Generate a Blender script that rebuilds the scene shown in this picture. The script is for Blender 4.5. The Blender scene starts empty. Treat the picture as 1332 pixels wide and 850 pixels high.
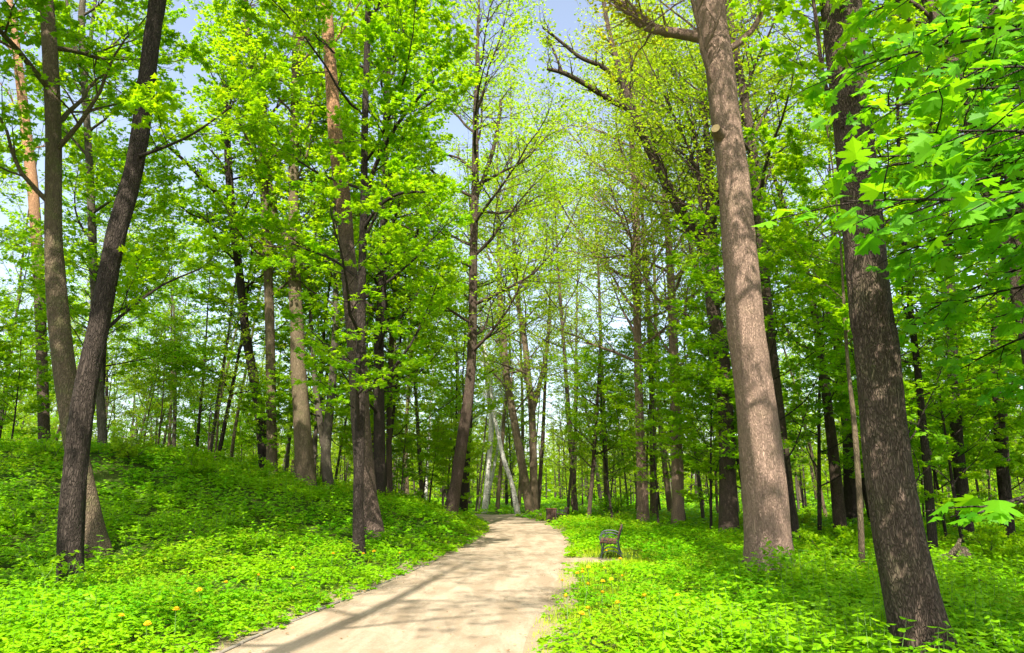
import bpy, math, random
import numpy as np
from mathutils import Vector

# ------------------------------------------------------------------ camera, sky, sun, exposure
SC = bpy.context.scene
COL = SC.collection
PW, PH, FPX = 1332.0, 850.0, 888.0          # photograph size and focal length in its pixels
TILT = math.radians(13.73)
CAMZ = 1.6
ct, st = math.cos(TILT), math.sin(TILT)

cam_d = bpy.data.cameras.new('camera')
cam_d.sensor_width = 36.0
cam_d.lens = 24.0
cam_d.clip_start = 0.05
cam_d.clip_end = 3000
cam = bpy.data.objects.new('camera', cam_d)
COL.objects.link(cam)
cam.location = (0, 0, CAMZ)
cam.rotation_euler = (math.radians(90) + TILT, 0, 0)
SC.camera = cam

SUN_EL = math.radians(46)
sun_h = np.array([-0.08, -1.0]); sun_h /= np.linalg.norm(sun_h)
SUN = np.array([sun_h[0] * math.cos(SUN_EL), sun_h[1] * math.cos(SUN_EL), math.sin(SUN_EL)])

W = bpy.data.worlds.new('World')
SC.world = W
W.use_nodes = True
wn = W.node_tree
sky = wn.nodes.new('ShaderNodeTexSky')
sky.sky_type = 'NISHITA'
sky.sun_disc = False
sky.sun_elevation = SUN_EL
sky.sun_rotation = math.atan2(SUN[0], SUN[1])
sky.air_density = 1.0
sky.dust_density = 2.2
hs = wn.nodes.new('ShaderNodeHueSaturation')          # thin high haze pales the blue
hs.inputs['Saturation'].default_value = .74
hs.inputs['Value'].default_value = 1.2
wn.links.new(sky.outputs[0], hs.inputs['Color'])
wn.links.new(hs.outputs[0], wn.nodes['Background'].inputs[0])
wn.nodes['Background'].inputs[1].default_value = 0.13

sl = bpy.data.lights.new('sun', 'SUN')
sl.energy = 5.0
sl.angle = math.radians(0.53)
sl.color = (1.0, 0.94, 0.82)
so = bpy.data.objects.new('sun', sl)
COL.objects.link(so)
so.rotation_euler = Vector((-SUN[0], -SUN[1], -SUN[2])).to_track_quat('-Z', 'Y').to_euler()
so.location = (0, 0, 60)

SC.view_settings.view_transform = 'Standard'
SC.view_settings.look = 'None'
SC.view_settings.gamma = 1.0
SC.view_settings.use_curve_mapping = False
SC.view_settings.exposure = 1.28
SC.cycles.max_bounces = 8
SC.cycles.diffuse_bounces = 4
SC.cycles.glossy_bounces = 2
SC.cycles.transmission_bounces = 6
SC.cycles.sample_clamp_indirect = 6.0
SC.cycles.use_denoising = True

RNG = np.random.default_rng(11)

# ------------------------------------------------------------------ small helpers
def nrm(v):
    v = np.asarray(v, float)
    return v / (np.linalg.norm(v) + 1e-12)

def nrows(a):
    return a / (np.linalg.norm(a, axis=1, keepdims=True) + 1e-12)

def sstep(a, b, x):
    t = np.clip((x - a) / (b - a), 0, 1)
    return t * t * (3 - 2 * t)

_perm = np.random.default_rng(3).random((64, 64, 64)).astype(np.float32)
def vnoise(p):
    """value noise in 0..1 for an (n,3) array"""
    p = np.asarray(p, float)
    i = np.floor(p).astype(int); f = p - i
    f = f * f * (3 - 2 * f)
    out = 0
    for dx in (0, 1):
        wx = f[:, 0] if dx else 1 - f[:, 0]
        for dy in (0, 1):
            wy = f[:, 1] if dy else 1 - f[:, 1]
            for dz in (0, 1):
                wz = f[:, 2] if dz else 1 - f[:, 2]
                out = out + wx * wy * wz * _perm[(i[:, 0] + dx) & 63, (i[:, 1] + dy) & 63, (i[:, 2] + dz) & 63]
    return out

def n2(x, y, s, seed=0):
    x = np.atleast_1d(np.asarray(x, float)); y = np.atleast_1d(np.asarray(y, float))
    sh = np.broadcast(x, y).shape
    q = np.stack([np.broadcast_to(x, sh).ravel() / s + 17.3, np.broadcast_to(y, sh).ravel() / s + 5.1,
                  np.full(int(np.prod(sh)), seed * 1.37 + .5)], 1)
    return vnoise(q).reshape(sh)

class MB:
    """collects triangles / quads / n-gons; link() makes ONE mesh object of them"""
    def __init__(s):
        s.v = []; s.f = {}; s.n = 0; s.mi = {}; s.t = {}; s.sm = {}
    def add(s, verts, faces, mat=0, tint=None, smooth=True):
        verts = np.asarray(verts, np.float32).reshape(-1, 3)
        faces = np.asarray(faces, np.int64)
        k = faces.shape[1]
        s.v.append(verts)
        s.f.setdefault(k, []).append(faces + s.n)
        s.mi.setdefault(k, []).append(np.full(len(faces), mat, np.int32))
        s.sm.setdefault(k, []).append(np.full(len(faces), smooth, bool))
        if tint is None:
            tint = 0.5
        s.t.setdefault(k, []).append(np.broadcast_to(np.asarray(tint, np.float32), (len(faces),)))
        s.n += len(verts)
    def mesh(s, name, mats, origin=(0, 0, 0)):
        me = bpy.data.meshes.new(name)
        V = np.concatenate(s.v) - np.asarray(origin, np.float32)
        ks = sorted(s.f)
        loops = np.concatenate([np.concatenate(s.f[k]).ravel() for k in ks])
        cnt = np.concatenate([np.full(sum(len(a) for a in s.f[k]), k) for k in ks])
        start = np.concatenate([[0], np.cumsum(cnt)[:-1]])
        me.vertices.add(len(V)); me.vertices.foreach_set('co', V.ravel())
        me.loops.add(len(loops)); me.loops.foreach_set('vertex_index', loops.astype(np.int32))
        me.polygons.add(len(cnt)); me.polygons.foreach_set('loop_start', start.astype(np.int32))
        me.polygons.foreach_set('use_smooth', np.concatenate([np.concatenate(s.sm[k]) for k in ks]))
        me.polygons.foreach_set('material_index', np.concatenate([np.concatenate(s.mi[k]) for k in ks]))
        a = me.attributes.new('tint', 'FLOAT', 'FACE')
        a.data.foreach_set('value', np.concatenate([np.concatenate(s.t[k]) for k in ks]).astype(np.float32))
        for m in (mats if isinstance(mats, (list, tuple)) else [mats]):
            me.materials.append(m)
        me.update(calc_edges=True)
        return me
    def link(s, name, mats, parent=None, origin=(0, 0, 0), label=None):
        o = bpy.data.objects.new(name, s.mesh(name, mats, origin))
        COL.objects.link(o)
        if parent is not None:
            o.parent = parent
        else:
            o.location = origin
        if label: o['label'] = label
        return o

def tube(mb, pts, rad, k=8, mat=0, cap=True, ridge=0.0, seed=0.0, flare=0.0, tint=None):
    """a swept tube through pts with radii rad; ridge roughens it as bark"""
    pts = np.asarray(pts, float); rad = np.asarray(rad, float); n = len(pts)
    tg = np.gradient(pts, axis=0); tg = nrows(tg)
    ref = np.array([0, 1, 0]) if abs(tg[0][1]) < .9 else np.array([1, 0, 0])
    u = nrows(np.cross(tg, ref)); w = np.cross(tg, u)
    a = np.arange(k) * 2 * math.pi / k
    ca, sa = np.cos(a), np.sin(a)
    R = np.repeat(rad[:, None], k, 1)
    if ridge > 0:
        zz = np.concatenate([[0], np.cumsum(np.linalg.norm(np.diff(pts, axis=0), axis=1))])
        A, Z = np.meshgrid(a, zz)
        def cyl(fr, fz, sd):
            return vnoise(np.stack([np.cos(A).ravel() * fr + 9 + sd, np.sin(A).ravel() * fr + 9, Z.ravel() * fz + sd * 3.1], 1)).reshape(A.shape)
        big = cyl(1.1, .7, seed) - .5
        mid = cyl(3.2, 1.6, seed + 5) - .5
        r1 = 1 - np.abs(cyl(9, 2.2, seed + 11) * 2 - 1)
        R = R * (1 + .14 * big + .07 * mid) + ridge * (r1 - .55)
        if flare > 0:
            lob = .5 + .5 * np.cos(A * 5 + seed * 2 + 2 * cyl(1, .3, seed + 2))
            R = R * (1 + flare * np.exp(-(Z - .25) / .38) * (.35 + .65 * lob))
    V = pts[:, None, :] + R[..., None] * (ca[None, :, None] * u[:, None, :] + sa[None, :, None] * w[:, None, :])
    i = np.arange(n - 1)[:, None] * k; j = np.arange(k)[None, :]; j2 = (j + 1) % k
    F = np.stack([(i + j).ravel(), (i + j2).ravel(), (i + k + j2).ravel(), (i + k + j).ravel()], 1)
    mb.add(V.reshape(-1, 3), F, mat, tint)
    if cap:
        for e, p in ((0, pts[0]), (n - 1, pts[-1])):
            ring = V[e]
            idx = np.arange(k)
            T = np.stack([np.full(k, k), idx if e else (idx + 1) % k, (idx + 1) % k if e else idx], 1)
            mb.add(np.vstack([ring, p]), T, mat, tint)

def box(mb, c, size, rz=0.0, bev=0.0, mat=0, rot=None):
    """a box with chamfered edges"""
    hx, hy, hz = [s / 2 for s in size]
    b = min(bev, hx * .9, hy * .9, hz * .9)
    import itertools
    if b <= 0:
        V = np.array([[x, y, z] for x in (-hx, hx) for y in (-hy, hy) for z in (-hz, hz)])
        F = [[0, 1, 3, 2], [4, 6, 7, 5], [0, 4, 5, 1], [2, 3, 7, 6], [0, 2, 6, 4], [1, 5, 7, 3]]
        fl = [F]
    else:
        V = []; ix = {}
        for sx in (-1, 1):
            for sy in (-1, 1):
                for sz in (-1, 1):
                    for ax in range(3):
                        p = [sx * (hx - b), sy * (hy - b), sz * (hz - b)]
                        p[ax] = (sx, sy, sz)[ax] * (hx, hy, hz)[ax]
                        ix[(sx, sy, sz, ax)] = len(V); V.append(p)
        V = np.array(V); Q = []; T = []
        def g(s, ax): return ix[(s[0], s[1], s[2], ax)]
        for ax in range(3):
            o = [a for a in range(3) if a != ax]
            for sg in (-1, 1):
                q = []
                for (p, r) in ((-1, -1), (1, -1), (1, 1), (-1, 1)):
                    s = [0, 0, 0]; s[ax] = sg; s[o[0]] = p; s[o[1]] = r
                    q.append(g(s, ax))
                Q.append(q)
            for p in (-1, 1):
                for r in (-1, 1):
                    s0 = [0, 0, 0]; s1 = [0, 0, 0]
                    s0[ax] = -1; s1[ax] = 1
                    for s in (s0, s1): s[o[0]] = p; s[o[1]] = r
                    Q.append([g(s0, o[0]), g(s1, o[0]), g(s1, o[1]), g(s0, o[1])])
        for s in itertools.product((-1, 1), repeat=3):
            T.append([g(s, 0), g(s, 1), g(s, 2)])
        fl = [Q, T]
    if rot is not None:
        V = V @ np.asarray(rot).T
    if rz:
        c_, s_ = math.cos(rz), math.sin(rz)
        V = V @ np.array([[c_, -s_, 0], [s_, c_, 0], [0, 0, 1]]).T
    V = V + np.asarray(c)
    n0 = None
    for F in fl:
        mb.add(V, F, mat, smooth=False)

def spline(P, m):
    """Catmull-Rom through rows of P (any width), m samples per span"""
    P = np.asarray(P, float)
    Q = np.vstack([2 * P[0] - P[1], P, 2 * P[-1] - P[-2]])
    out = []
    for i in range(len(P) - 1):
        p0, p1, p2, p3 = Q[i], Q[i + 1], Q[i + 2], Q[i + 3]
        for t in np.arange(m) / m:
            out.append(.5 * ((2 * p1) + (p2 - p0) * t + (2 * p0 - 5 * p1 + 4 * p2 - p3) * t * t + (3 * p1 - p0 - 3 * p2 + p3) * t ** 3))
    out.append(P[-1])
    return np.array(out)

def empty(name, loc, label=None, cat=None, group=None, rz=0.0):
    o = bpy.data.objects.new(name, None)
    COL.objects.link(o)
    o.location = loc; o.rotation_euler = (0, 0, rz)
    o.empty_display_size = .2
    return tag(o, label, cat, group)

def tag(o, label=None, cat=None, group=None, kind=None):
    if label: o['label'] = label
    if cat: o['category'] = cat
    if group: o['group'] = group
    if kind: o['kind'] = kind
    return o

def copy_tree(o, parent=None):
    c = o.copy(); COL.objects.link(c)
    if parent is not None: c.parent = parent
    for ch in list(o.children):
        copy_tree(ch, c)
    return c

# ------------------------------------------------------------------ the lie of the land
PATH = np.array([(-2.2, -6), (-1.75, 2), (-1.43, 7.6), (-.82, 12.7), (-.2, 18.5), (.36, 25), (.45, 31), (.2, 38), (-.5, 45),
                 (-2.4, 52), (-6.5, 58), (-14, 62), (-26, 65), (-45, 68)], float)
PATH_S = spline(PATH, 10)
SIDE = np.array([(-1.6, 51.5), (2.5, 56.5), (8, 60), (16, 63.5), (27, 66), (45, 70), (70, 78)], float)
SIDE_S = spline(SIDE, 8)
FARP = np.array([(-30, 92), (-14, 90), (-4, 86), (5, 80), (12, 74), (18, 66.5)], float)
FARP_S = spline(FARP, 8)
PHW = 1.54

def dist_line(x, y, L):
    d = np.full(np.shape(x), 1e9); sd = np.zeros(np.shape(x))
    for a, b in zip(L[:-1], L[1:]):
        ab = b - a
        t = np.clip(((x - a[0]) * ab[0] + (y - a[1]) * ab[1]) / (ab @ ab), 0, 1)
        qx, qy = a[0] + t * ab[0], a[1] + t * ab[1]
        dd = np.hypot(x - qx, y - qy)
        s = np.sign(ab[0] * (y - a[1]) - ab[1] * (x - a[0]))     # + = to the left of the line
        m = dd < d
        d = np.where(m, dd, d); sd = np.where(m, s, sd)
    return d, sd

def path_dist(x, y):
    d1, s1 = dist_line(x, y, PATH_S)
    d2, _ = dist_line(x, y, SIDE_S)
    d3, _ = dist_line(x, y, FARP_S)
    # the small gravel patch in front of the bench
    dp = np.hypot((x - 1.5) / 1.0, (y - 17.55) / .7) * .9 - .9
    return np.minimum(np.minimum(d1 - PHW, np.minimum(d2 - 1.2, d3 - 1.0)), dp), d1, s1

def ground_z(x, y):
    x = np.atleast_1d(np.asarray(x, float)); y = np.atleast_1d(np.asarray(y, float))
    e, d1, s1 = path_dist(x, y)
    u = np.where(s1 > 0, d1 - PHW, -1.0)
    B = np.interp(u, [0, .35, 1.6, 3.2, 5.5, 8.0, 11.0, 16, 24, 40], [0, .03, .50, .95, 1.45, 2.0, 2.75, 3.1, 3.0, 2.6])
    A = sstep(9.5, 25, y) * (1 - sstep(33, 50, y))
    n = (n2(x, y, 3.1, 1) - .5) * .30 + (n2(x, y, 1.1, 2) - .5) * .10 + (n2(x, y, 9.0, 3) - .5) * .5
    edge = sstep(.15, 2.2, e)
    far = sstep(70, 200, np.hypot(x, y)) * 2.0 * n2(x, y, 60, 4)
    return B * A * (s1 > 0) + n * edge * (.35 + .65 * np.clip(A * (s1 > 0) + .2, 0, 1)) + .04 * edge + far * edge

def gz(x, y):
    return float(ground_z(x, y)[0])

def ray(px, py):
    v = (PH / 2 - py) / FPX
    return np.array([(px - PW / 2) / FPX, ct - v * st, st + v * ct])

def at_plane(px, py, Y):
    d = ray(px, py)
    return np.array([0, 0, CAMZ]) + d * (Y / d[1])

def hit(px, py, far=150):
    """where the line of sight through a photo pixel meets the terrain"""
    d = ray(px, py)
    s = np.linspace(3, far, 3000)
    X, Y, Z = d[0] * s, d[1] * s, CAMZ + d[2] * s
    g = ground_z(X, Y)
    k = np.argmax(Z <= g)
    if Z[k] > g[k]:
        k = len(s) - 1
    return np.array([X[k], Y[k], g[k]])

def depth_of(p):
    return p[1] * ct + (p[2] - CAMZ) * st

# ------------------------------------------------------------------ materials
def mat(name):
    m = bpy.data.materials.new(name); m.use_nodes = True
    nt = m.node_tree
    return m, nt, nt.nodes['Principled BSDF'], nt.nodes['Material Output']

def N(nt, typ, **kw):
    n = nt.nodes.new(typ)
    for k, v in kw.items():
        if k.startswith('i_'):
            n.inputs[int(k[2:]) if k[2:].isdigit() else k[2:]].default_value = v
        else:
            setattr(n, k, v)
    return n

def ramp(nt, src, stops):
    r = N(nt, 'ShaderNodeValToRGB')
    el = r.color_ramp.elements
    while len(el) < len(stops): el.new(.5)
    for e, (p, c) in zip(el, stops):
        e.position = p; e.color = (*c, 1) if len(c) == 3 else c
    nt.links.new(src, r.inputs[0])
    return r.outputs[0]

def coords(nt, scale=(1, 1, 1), kind='Object'):
    tc = N(nt, 'ShaderNodeTexCoord'); mp = N(nt, 'ShaderNodeMapping')
    mp.inputs['Scale'].default_value = scale
    nt.links.new(tc.outputs[kind], mp.inputs[0])
    return mp.outputs[0]

def noise(nt, vec, scale, detail=6, rough=.6, dist=0.0):
    n = N(nt, 'ShaderNodeTexNoise')
    n.inputs['Scale'].default_value = scale; n.inputs['Detail'].default_value = detail
    n.inputs['Roughness'].default_value = rough; n.inputs['Distortion'].default_value = dist
    nt.links.new(vec, n.inputs['Vector'])
    return n.outputs[0]

def mix(nt, fac, a, b, blend='MIX'):
    m = N(nt, 'ShaderNodeMix', data_type='RGBA', blend_type=blend)
    for sock, val in ((m.inputs[0], fac), (m.inputs[6], a), (m.inputs[7], b)):
        if hasattr(val, 'is_output'): nt.links.new(val, sock)
        elif isinstance(val, (int, float)): sock.default_value = val
        else: sock.default_value = (*val, 1)
    return m.outputs[2]

def bump(nt, h, bsdf, strength=.6, dist=.02):
    b = N(nt, 'ShaderNodeBump')
    b.inputs['Strength'].default_value = strength; b.inputs['Distance'].default_value = dist
    nt.links.new(h, b.inputs['Height'])
    nt.links.new(b.outputs[0], bsdf.inputs['Normal'])

def leaf_mat(name, ca, cb, ta, tb, trans=.5, spec=.25):
    """two leaf tones picked leaf by leaf (attribute tint), thin blade that lets light through"""
    m, nt, pb, out = mat(name)
    at = N(nt, 'ShaderNodeAttribute', attribute_name='tint')
    oi = N(nt, 'ShaderNodeObjectInfo')
    ad = N(nt, 'ShaderNodeMath', operation='MULTIPLY_ADD')
    ad.inputs[1].default_value = .22; nt.links.new(oi.outputs['Random'], ad.inputs[0]); nt.links.new(at.outputs['Fac'], ad.inputs[2])
    sb = N(nt, 'ShaderNodeMath', operation='SUBTRACT', use_clamp=True); sb.inputs[1].default_value = .11
    nt.links.new(ad.outputs[0], sb.inputs[0])
    c = mix(nt, sb.outputs[0], ca, cb); t = mix(nt, sb.outputs[0], ta, tb)
    nt.links.new(c, pb.inputs['Base Color'])
    pb.inputs['Roughness'].default_value = .5
    pb.inputs['Specular IOR Level'].default_value = spec
    tr = N(nt, 'ShaderNodeBsdfTranslucent'); nt.links.new(t, tr.inputs[0])
    mx = N(nt, 'ShaderNodeMixShader'); mx.inputs[0].default_value = trans
    nt.links.new(pb.outputs[0], mx.inputs[1]); nt.links.new(tr.outputs[0], mx.inputs[2])
    nt.links.new(mx.outputs[0], out.inputs[0])
    return m

LEAF = {
    'maple': leaf_mat('maple_leaf', (.13, .32, .003), (.28, .44, .004), (.30, .62, .003), (.55, .74, .005), .54),
    'spring': leaf_mat('spring_leaf', (.19, .36, .008), (.35, .46, .012), (.38, .60, .008), (.58, .68, .014), .54),
    'yellow': leaf_mat('yellow_leaf', (.30, .38, .01), (.56, .46, .01), (.50, .58, .01), (.76, .60, .015), .52),
    'deep': leaf_mat('deep_leaf', (.10, .27, .004), (.23, .40, .004), (.27, .59, .004), (.48, .70, .005), .54),
    'near': leaf_mat('near_maple_leaf', (.05, .21, .004), (.15, .38, .004), (.15, .50, .005), (.42, .76, .006), .53, .3),
    'ground': leaf_mat('ground_leaf', (.09, .33, .002), (.30, .52, .002), (.20, .56, .002), (.48, .70, .003), .42, .2),
    'grass': leaf_mat('grass_blade', (.20, .40, .003), (.42, .52, .010), (.32, .6, .003), (.52, .64, .010), .4),
}

def bark_mat(name, dark, light, scale=9.0, stretch=.16, rough=.9, bstr=.8, moss=0.0, crack=.65, top=None, top_h=(7, 11), patches=None):
    m, nt, pb, out = mat(name)
    v = coords(nt, (1, 1, stretch))
    v1 = coords(nt, (1, 1, 1))
    a = noise(nt, v, scale, 8, .65, .4)
    b = noise(nt, v, scale * 3.2, 5, .6)
    big = noise(nt, v1, 1.3, 4, .55)
    c = ramp(nt, a, [(.32, dark), (.68, light)])
    c = mix(nt, .55, c, mix(nt, b, tuple(x * .5 for x in dark), tuple(min(1, x * 1.25) for x in light)))
    mid = tuple((p + q) / 2 for p, q in zip(dark, light))
    c = mix(nt, ramp(nt, big, [(.4, (0, 0, 0)), (.62, (.5, .5, .5))]), c, tuple(x * 1.25 for x in mid))
    if top is not None:
        tc = N(nt, 'ShaderNodeTexCoord'); sx = N(nt, 'ShaderNodeSeparateXYZ'); nt.links.new(tc.outputs['Object'], sx.inputs[0])
        mr = N(nt, 'ShaderNodeMapRange'); mr.inputs[1].default_value = top_h[0]; mr.inputs[2].default_value = top_h[1]
        nt.links.new(sx.outputs[2], mr.inputs[0])
        tcol = mix(nt, a, tuple(x * .7 for x in top), tuple(min(1, x * 1.25) for x in top))
        c = mix(nt, mr.outputs[0], c, tcol)
    if patches is not None:
        v2 = coords(nt, (1, 1, 2.2))
        pn = noise(nt, v2, 5.5, 6, .7, .6)
        c = mix(nt, ramp(nt, pn, [(.56, (0, 0, 0)), (.61, (1, 1, 1))]), c, patches)
    if moss > 0:
        mn = noise(nt, v1, 2.1, 6, .7)
        c = mix(nt, ramp(nt, mn, [(.5, (0, 0, 0)), (.72, (moss, moss, moss))]), c, (.10, .13, .03))
    cr_h = None
    if crack > 0:
        dn_ = N(nt, 'ShaderNodeTexNoise'); dn_.inputs['Scale'].default_value = scale * .8; dn_.inputs['Detail'].default_value = 3
        nt.links.new(v, dn_.inputs['Vector'])
        va = N(nt, 'ShaderNodeVectorMath', operation='MULTIPLY_ADD'); va.inputs[1].default_value = (.14, .14, .14)
        nt.links.new(dn_.outputs['Color'], va.inputs[0]); nt.links.new(v, va.inputs[2])
        vo = N(nt, 'ShaderNodeTexVoronoi', feature='DISTANCE_TO_EDGE'); vo.inputs['Scale'].default_value = scale * 2.9
        nt.links.new(va.outputs[0], vo.inputs['Vector'])
        cr_h = ramp(nt, vo.outputs['Distance'], [(.0, (0, 0, 0)), (.22, (1, 1, 1))])
        c = mix(nt, crack, c, mix(nt, cr_h, (.36, .34, .33), (1.1, 1.1, 1.1)), 'MULTIPLY')
    nt.links.new(c, pb.inputs['Base Color'])
    pb.inputs['Roughness'].default_value = rough
    pb.inputs['Specular IOR Level'].default_value = .15
    h = N(nt, 'ShaderNodeMath', operation='MULTIPLY_ADD'); h.inputs[1].default_value = .45
    nt.links.new(b, h.inputs[0]); nt.links.new(a, h.inputs[2])
    if cr_h is not None:
        h2 = N(nt, 'ShaderNodeMath', operation='MULTIPLY_ADD'); h2.inputs[1].default_value = .7
        nt.links.new(cr_h, h2.inputs[0]); nt.links.new(h.outputs[0], h2.inputs[2]); h = h2
    bump(nt, h.outputs[0], pb, bstr, .03)
    return m

BARK = {
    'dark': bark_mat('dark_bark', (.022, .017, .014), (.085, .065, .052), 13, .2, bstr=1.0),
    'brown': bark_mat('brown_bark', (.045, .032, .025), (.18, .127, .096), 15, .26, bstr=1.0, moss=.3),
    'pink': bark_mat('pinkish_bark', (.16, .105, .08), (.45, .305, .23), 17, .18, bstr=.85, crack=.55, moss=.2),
    'beech': bark_mat('grey_smooth_bark', (.045, .034, .023), (.19, .14, .09), 9, .35, bstr=.8, moss=.6, crack=.45),
    'lime': bark_mat('tan_bark', (.075, .055, .034), (.22, .165, .105), 12, .2, bstr=.7, moss=.35, crack=.6),
    'pine': bark_mat('pine_bark', (.055, .04, .032), (.19, .135, .105), 10, .3, bstr=.9, top=(.42, .23, .125), top_h=(8.5, 12.5)),
    'birch': bark_mat('birch_bark', (.36, .34, .30), (.56, .54, .49), 6, 1.0, bstr=.2, patches=(.04, .036, .032), crack=0),
    'grey': bark_mat('grey_bark', (.05, .043, .032), (.16, .132, .10), 12, .2, bstr=.8, moss=.3, crack=.6),
}

def plain(name, base, vary=.25, scale=20, rough=.6, metallic=0.0, bstr=.15, stretch=(1, 1, 1), spec=.4):
    m, nt, pb, out = mat(name)
    v = coords(nt, stretch)
    a = noise(nt, v, scale, 6, .6)
    c = mix(nt, a, tuple(x * (1 - vary) for x in base), tuple(min(1, x * (1 + vary)) for x in base))
    nt.links.new(c, pb.inputs['Base Color'])
    pb.inputs['Roughness'].default_value = rough; pb.inputs['Metallic'].default_value = metallic
    pb.inputs['Specular IOR Level'].default_value = spec
    bump(nt, a, pb, bstr, .005)
    return m

M_WOOD = plain('bench_wood', (.12, .055, .036), .4, 9, .5, bstr=.2, stretch=(14, 1, 14))
M_IRON = plain('cast_iron', (.06, .07, .07), .3, 30, .45, .3)
M_BIN = plain('bin_wood', (.07, .034, .022), .4, 12, .6, stretch=(10, 10, 1))
M_BINTOP = plain('bin_top', (.14, .045, .03), .3, 12, .5)
M_KERB = plain('edging_stone', (.22, .19, .15), .35, 14, .9, bstr=.5)
M_PETAL = plain('dandelion_yellow', (.85, .50, .01), .15, 60, .6)
M_STEM = plain('stem_green', (.12, .22, .04), .2, 30, .6)
M_CUT = plain('cut_wood', (.62, .42, .22), .2, 30, .8)
M_LOG = bark_mat('rotten_bark', (.06, .045, .03), (.22, .17, .12), 9, .4, bstr=1.0, moss=.5)

def m_path():
    m, nt, pb, out = mat('sandy_gravel')
    v = coords(nt)
    a = noise(nt, v, .55, 5, .6); b = noise(nt, v, 7, 6, .7); c = noise(nt, v, 90, 4, .7)
    col = ramp(nt, a, [(.3, (.315, .236, .155)), (.7, (.415, .318, .218))])
    col = mix(nt, ramp(nt, b, [(.35, (0, 0, 0)), (.75, (.5, .5, .5))]), col, (.29, .215, .15))
    vo = N(nt, 'ShaderNodeTexVoronoi'); vo.inputs['Scale'].default_value = 55; nt.links.new(v, vo.inputs['Vector'])
    col = mix(nt, ramp(nt, vo.outputs['Color'], [(.0, (.0, .0, .0)), (1, (.33, .33, .33))]), col, (.56, .48, .39))
    col = mix(nt, ramp(nt, c, [(.3, (.45, .45, .45)), (.48, (0, 0, 0))]), col, (.2, .15, .11))
    dn = noise(nt, v, 14, 3, .5)
    col = mix(nt, ramp(nt, dn, [(.66, (0, 0, 0)), (.72, (.45, .45, .45))]), col, (.15, .10, .06))
    w1 = noise(nt, coords(nt, (1.6, .35, 1)), 1.6, 6, .65, .5)
    col = mix(nt, ramp(nt, w1, [(.40, (.7, .7, .7)), (.58, (0, 0, 0))]), col, (.23, .17, .11))
    sp = noise(nt, v, 28, 5, .75)
    col = mix(nt, ramp(nt, sp, [(.60, (0, 0, 0)), (.70, (.6, .6, .6))]), col, (.62, .53, .42))
    nt.links.new(col, pb.inputs['Base Color']); pb.inputs['Roughness'].default_value = .95
    pb.inputs['Specular IOR Level'].default_value = .1
    h = N(nt, 'ShaderNodeMath', operation='MULTIPLY_ADD'); h.inputs[1].default_value = .5
    nt.links.new(c, h.inputs[0]); nt.links.new(b, h.inputs[2])
    bump(nt, h.outputs[0], pb, .5, .02)
    return m

def m_ground():
    m, nt, pb, out = mat('forest_soil')
    v = coords(nt)
    a = noise(nt, v, .35, 5, .6); b = noise(nt, v, 3.5, 8, .7); c = noise(nt, v, 40, 4, .7)
    col = ramp(nt, b, [(.3, (.025, .04, .010)), (.5, (.05, .10, .010)), (.7, (.085, .15, .015))])
    col = mix(nt, ramp(nt, a, [(.5, (0, 0, 0)), (.66, (.55, .55, .55))]), col, (.13, .085, .045))
    col = mix(nt, ramp(nt, c, [(.55, (0, 0, 0)), (.75, (.5, .5, .5))]), col, (.20, .14, .08))
    at = N(nt, 'ShaderNodeAttribute', attribute_name='tint')
    mm = N(nt, 'ShaderNodeMath', operation='MULTIPLY_ADD'); nt.links.new(b, mm.inputs[0]); mm.inputs[1].default_value = .9; nt.links.new(at.outputs['Fac'], mm.inputs[2])
    col = mix(nt, ramp(nt, mm.outputs[0], [(.85, (0, 0, 0)), (1.15, (.9, .9, .9))]), col, mix(nt, c, (.22, .165, .105), (.44, .34, .235)))
    nt.links.new(col, pb.inputs['Base Color']); pb.inputs['Roughness'].default_value = 1.0
    pb.inputs['Specular IOR Level'].default_value = .05
    bump(nt, b, pb, .8, .08)
    return m
M_PATH, M_GROUND = m_path(), m_ground()

# ------------------------------------------------------------------ ground, paths
def grid_ground():
    def ax(lim, fine):
        n = 150
        t = np.linspace(-1, 1, 2 * n + 1)
        return np.sinh(t * 4.6) / math.sinh(4.6) * lim
    def axis(lo, hi, f0, f1, step):
        core = np.arange(f0, f1 + 1e-6, step)
        out = [f1]; s = step
        while out[-1] < hi: s *= 1.13; out.append(out[-1] + s)
        inn = [f0]; s = step
        while inn[-1] > lo: s *= 1.13; inn.append(inn[-1] - s)
        return np.concatenate([inn[:0:-1], core, out[1:]])
    xs = axis(-900, 900, -26, 26, .25); ys = axis(-300, 1500, -2, 70, .25)
    X, Y = np.meshgrid(xs, ys)
    Z = ground_z(X.ravel(), Y.ravel())
    V = np.stack([X.ravel(), Y.ravel(), Z], 1)
    nx, ny = len(xs), len(ys)
    i = (np.arange(ny - 1)[:, None] * nx + np.arange(nx - 1)[None]).ravel()
    fx = V[i, 0] + .16; fy = V[i, 1] + .16
    ef, _, _ = path_dist(fx, fy)
    mb = MB(); mb.add(V, np.stack([i, i + 1, i + nx + 1, i + nx], 1), 0, np.clip(1 - ef / .9, 0, 1))
    o = mb.link('ground', M_GROUND)
    tag(o, 'dark forest soil and moss under the trees and plants', None, None, 'structure')
grid_ground()

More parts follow.
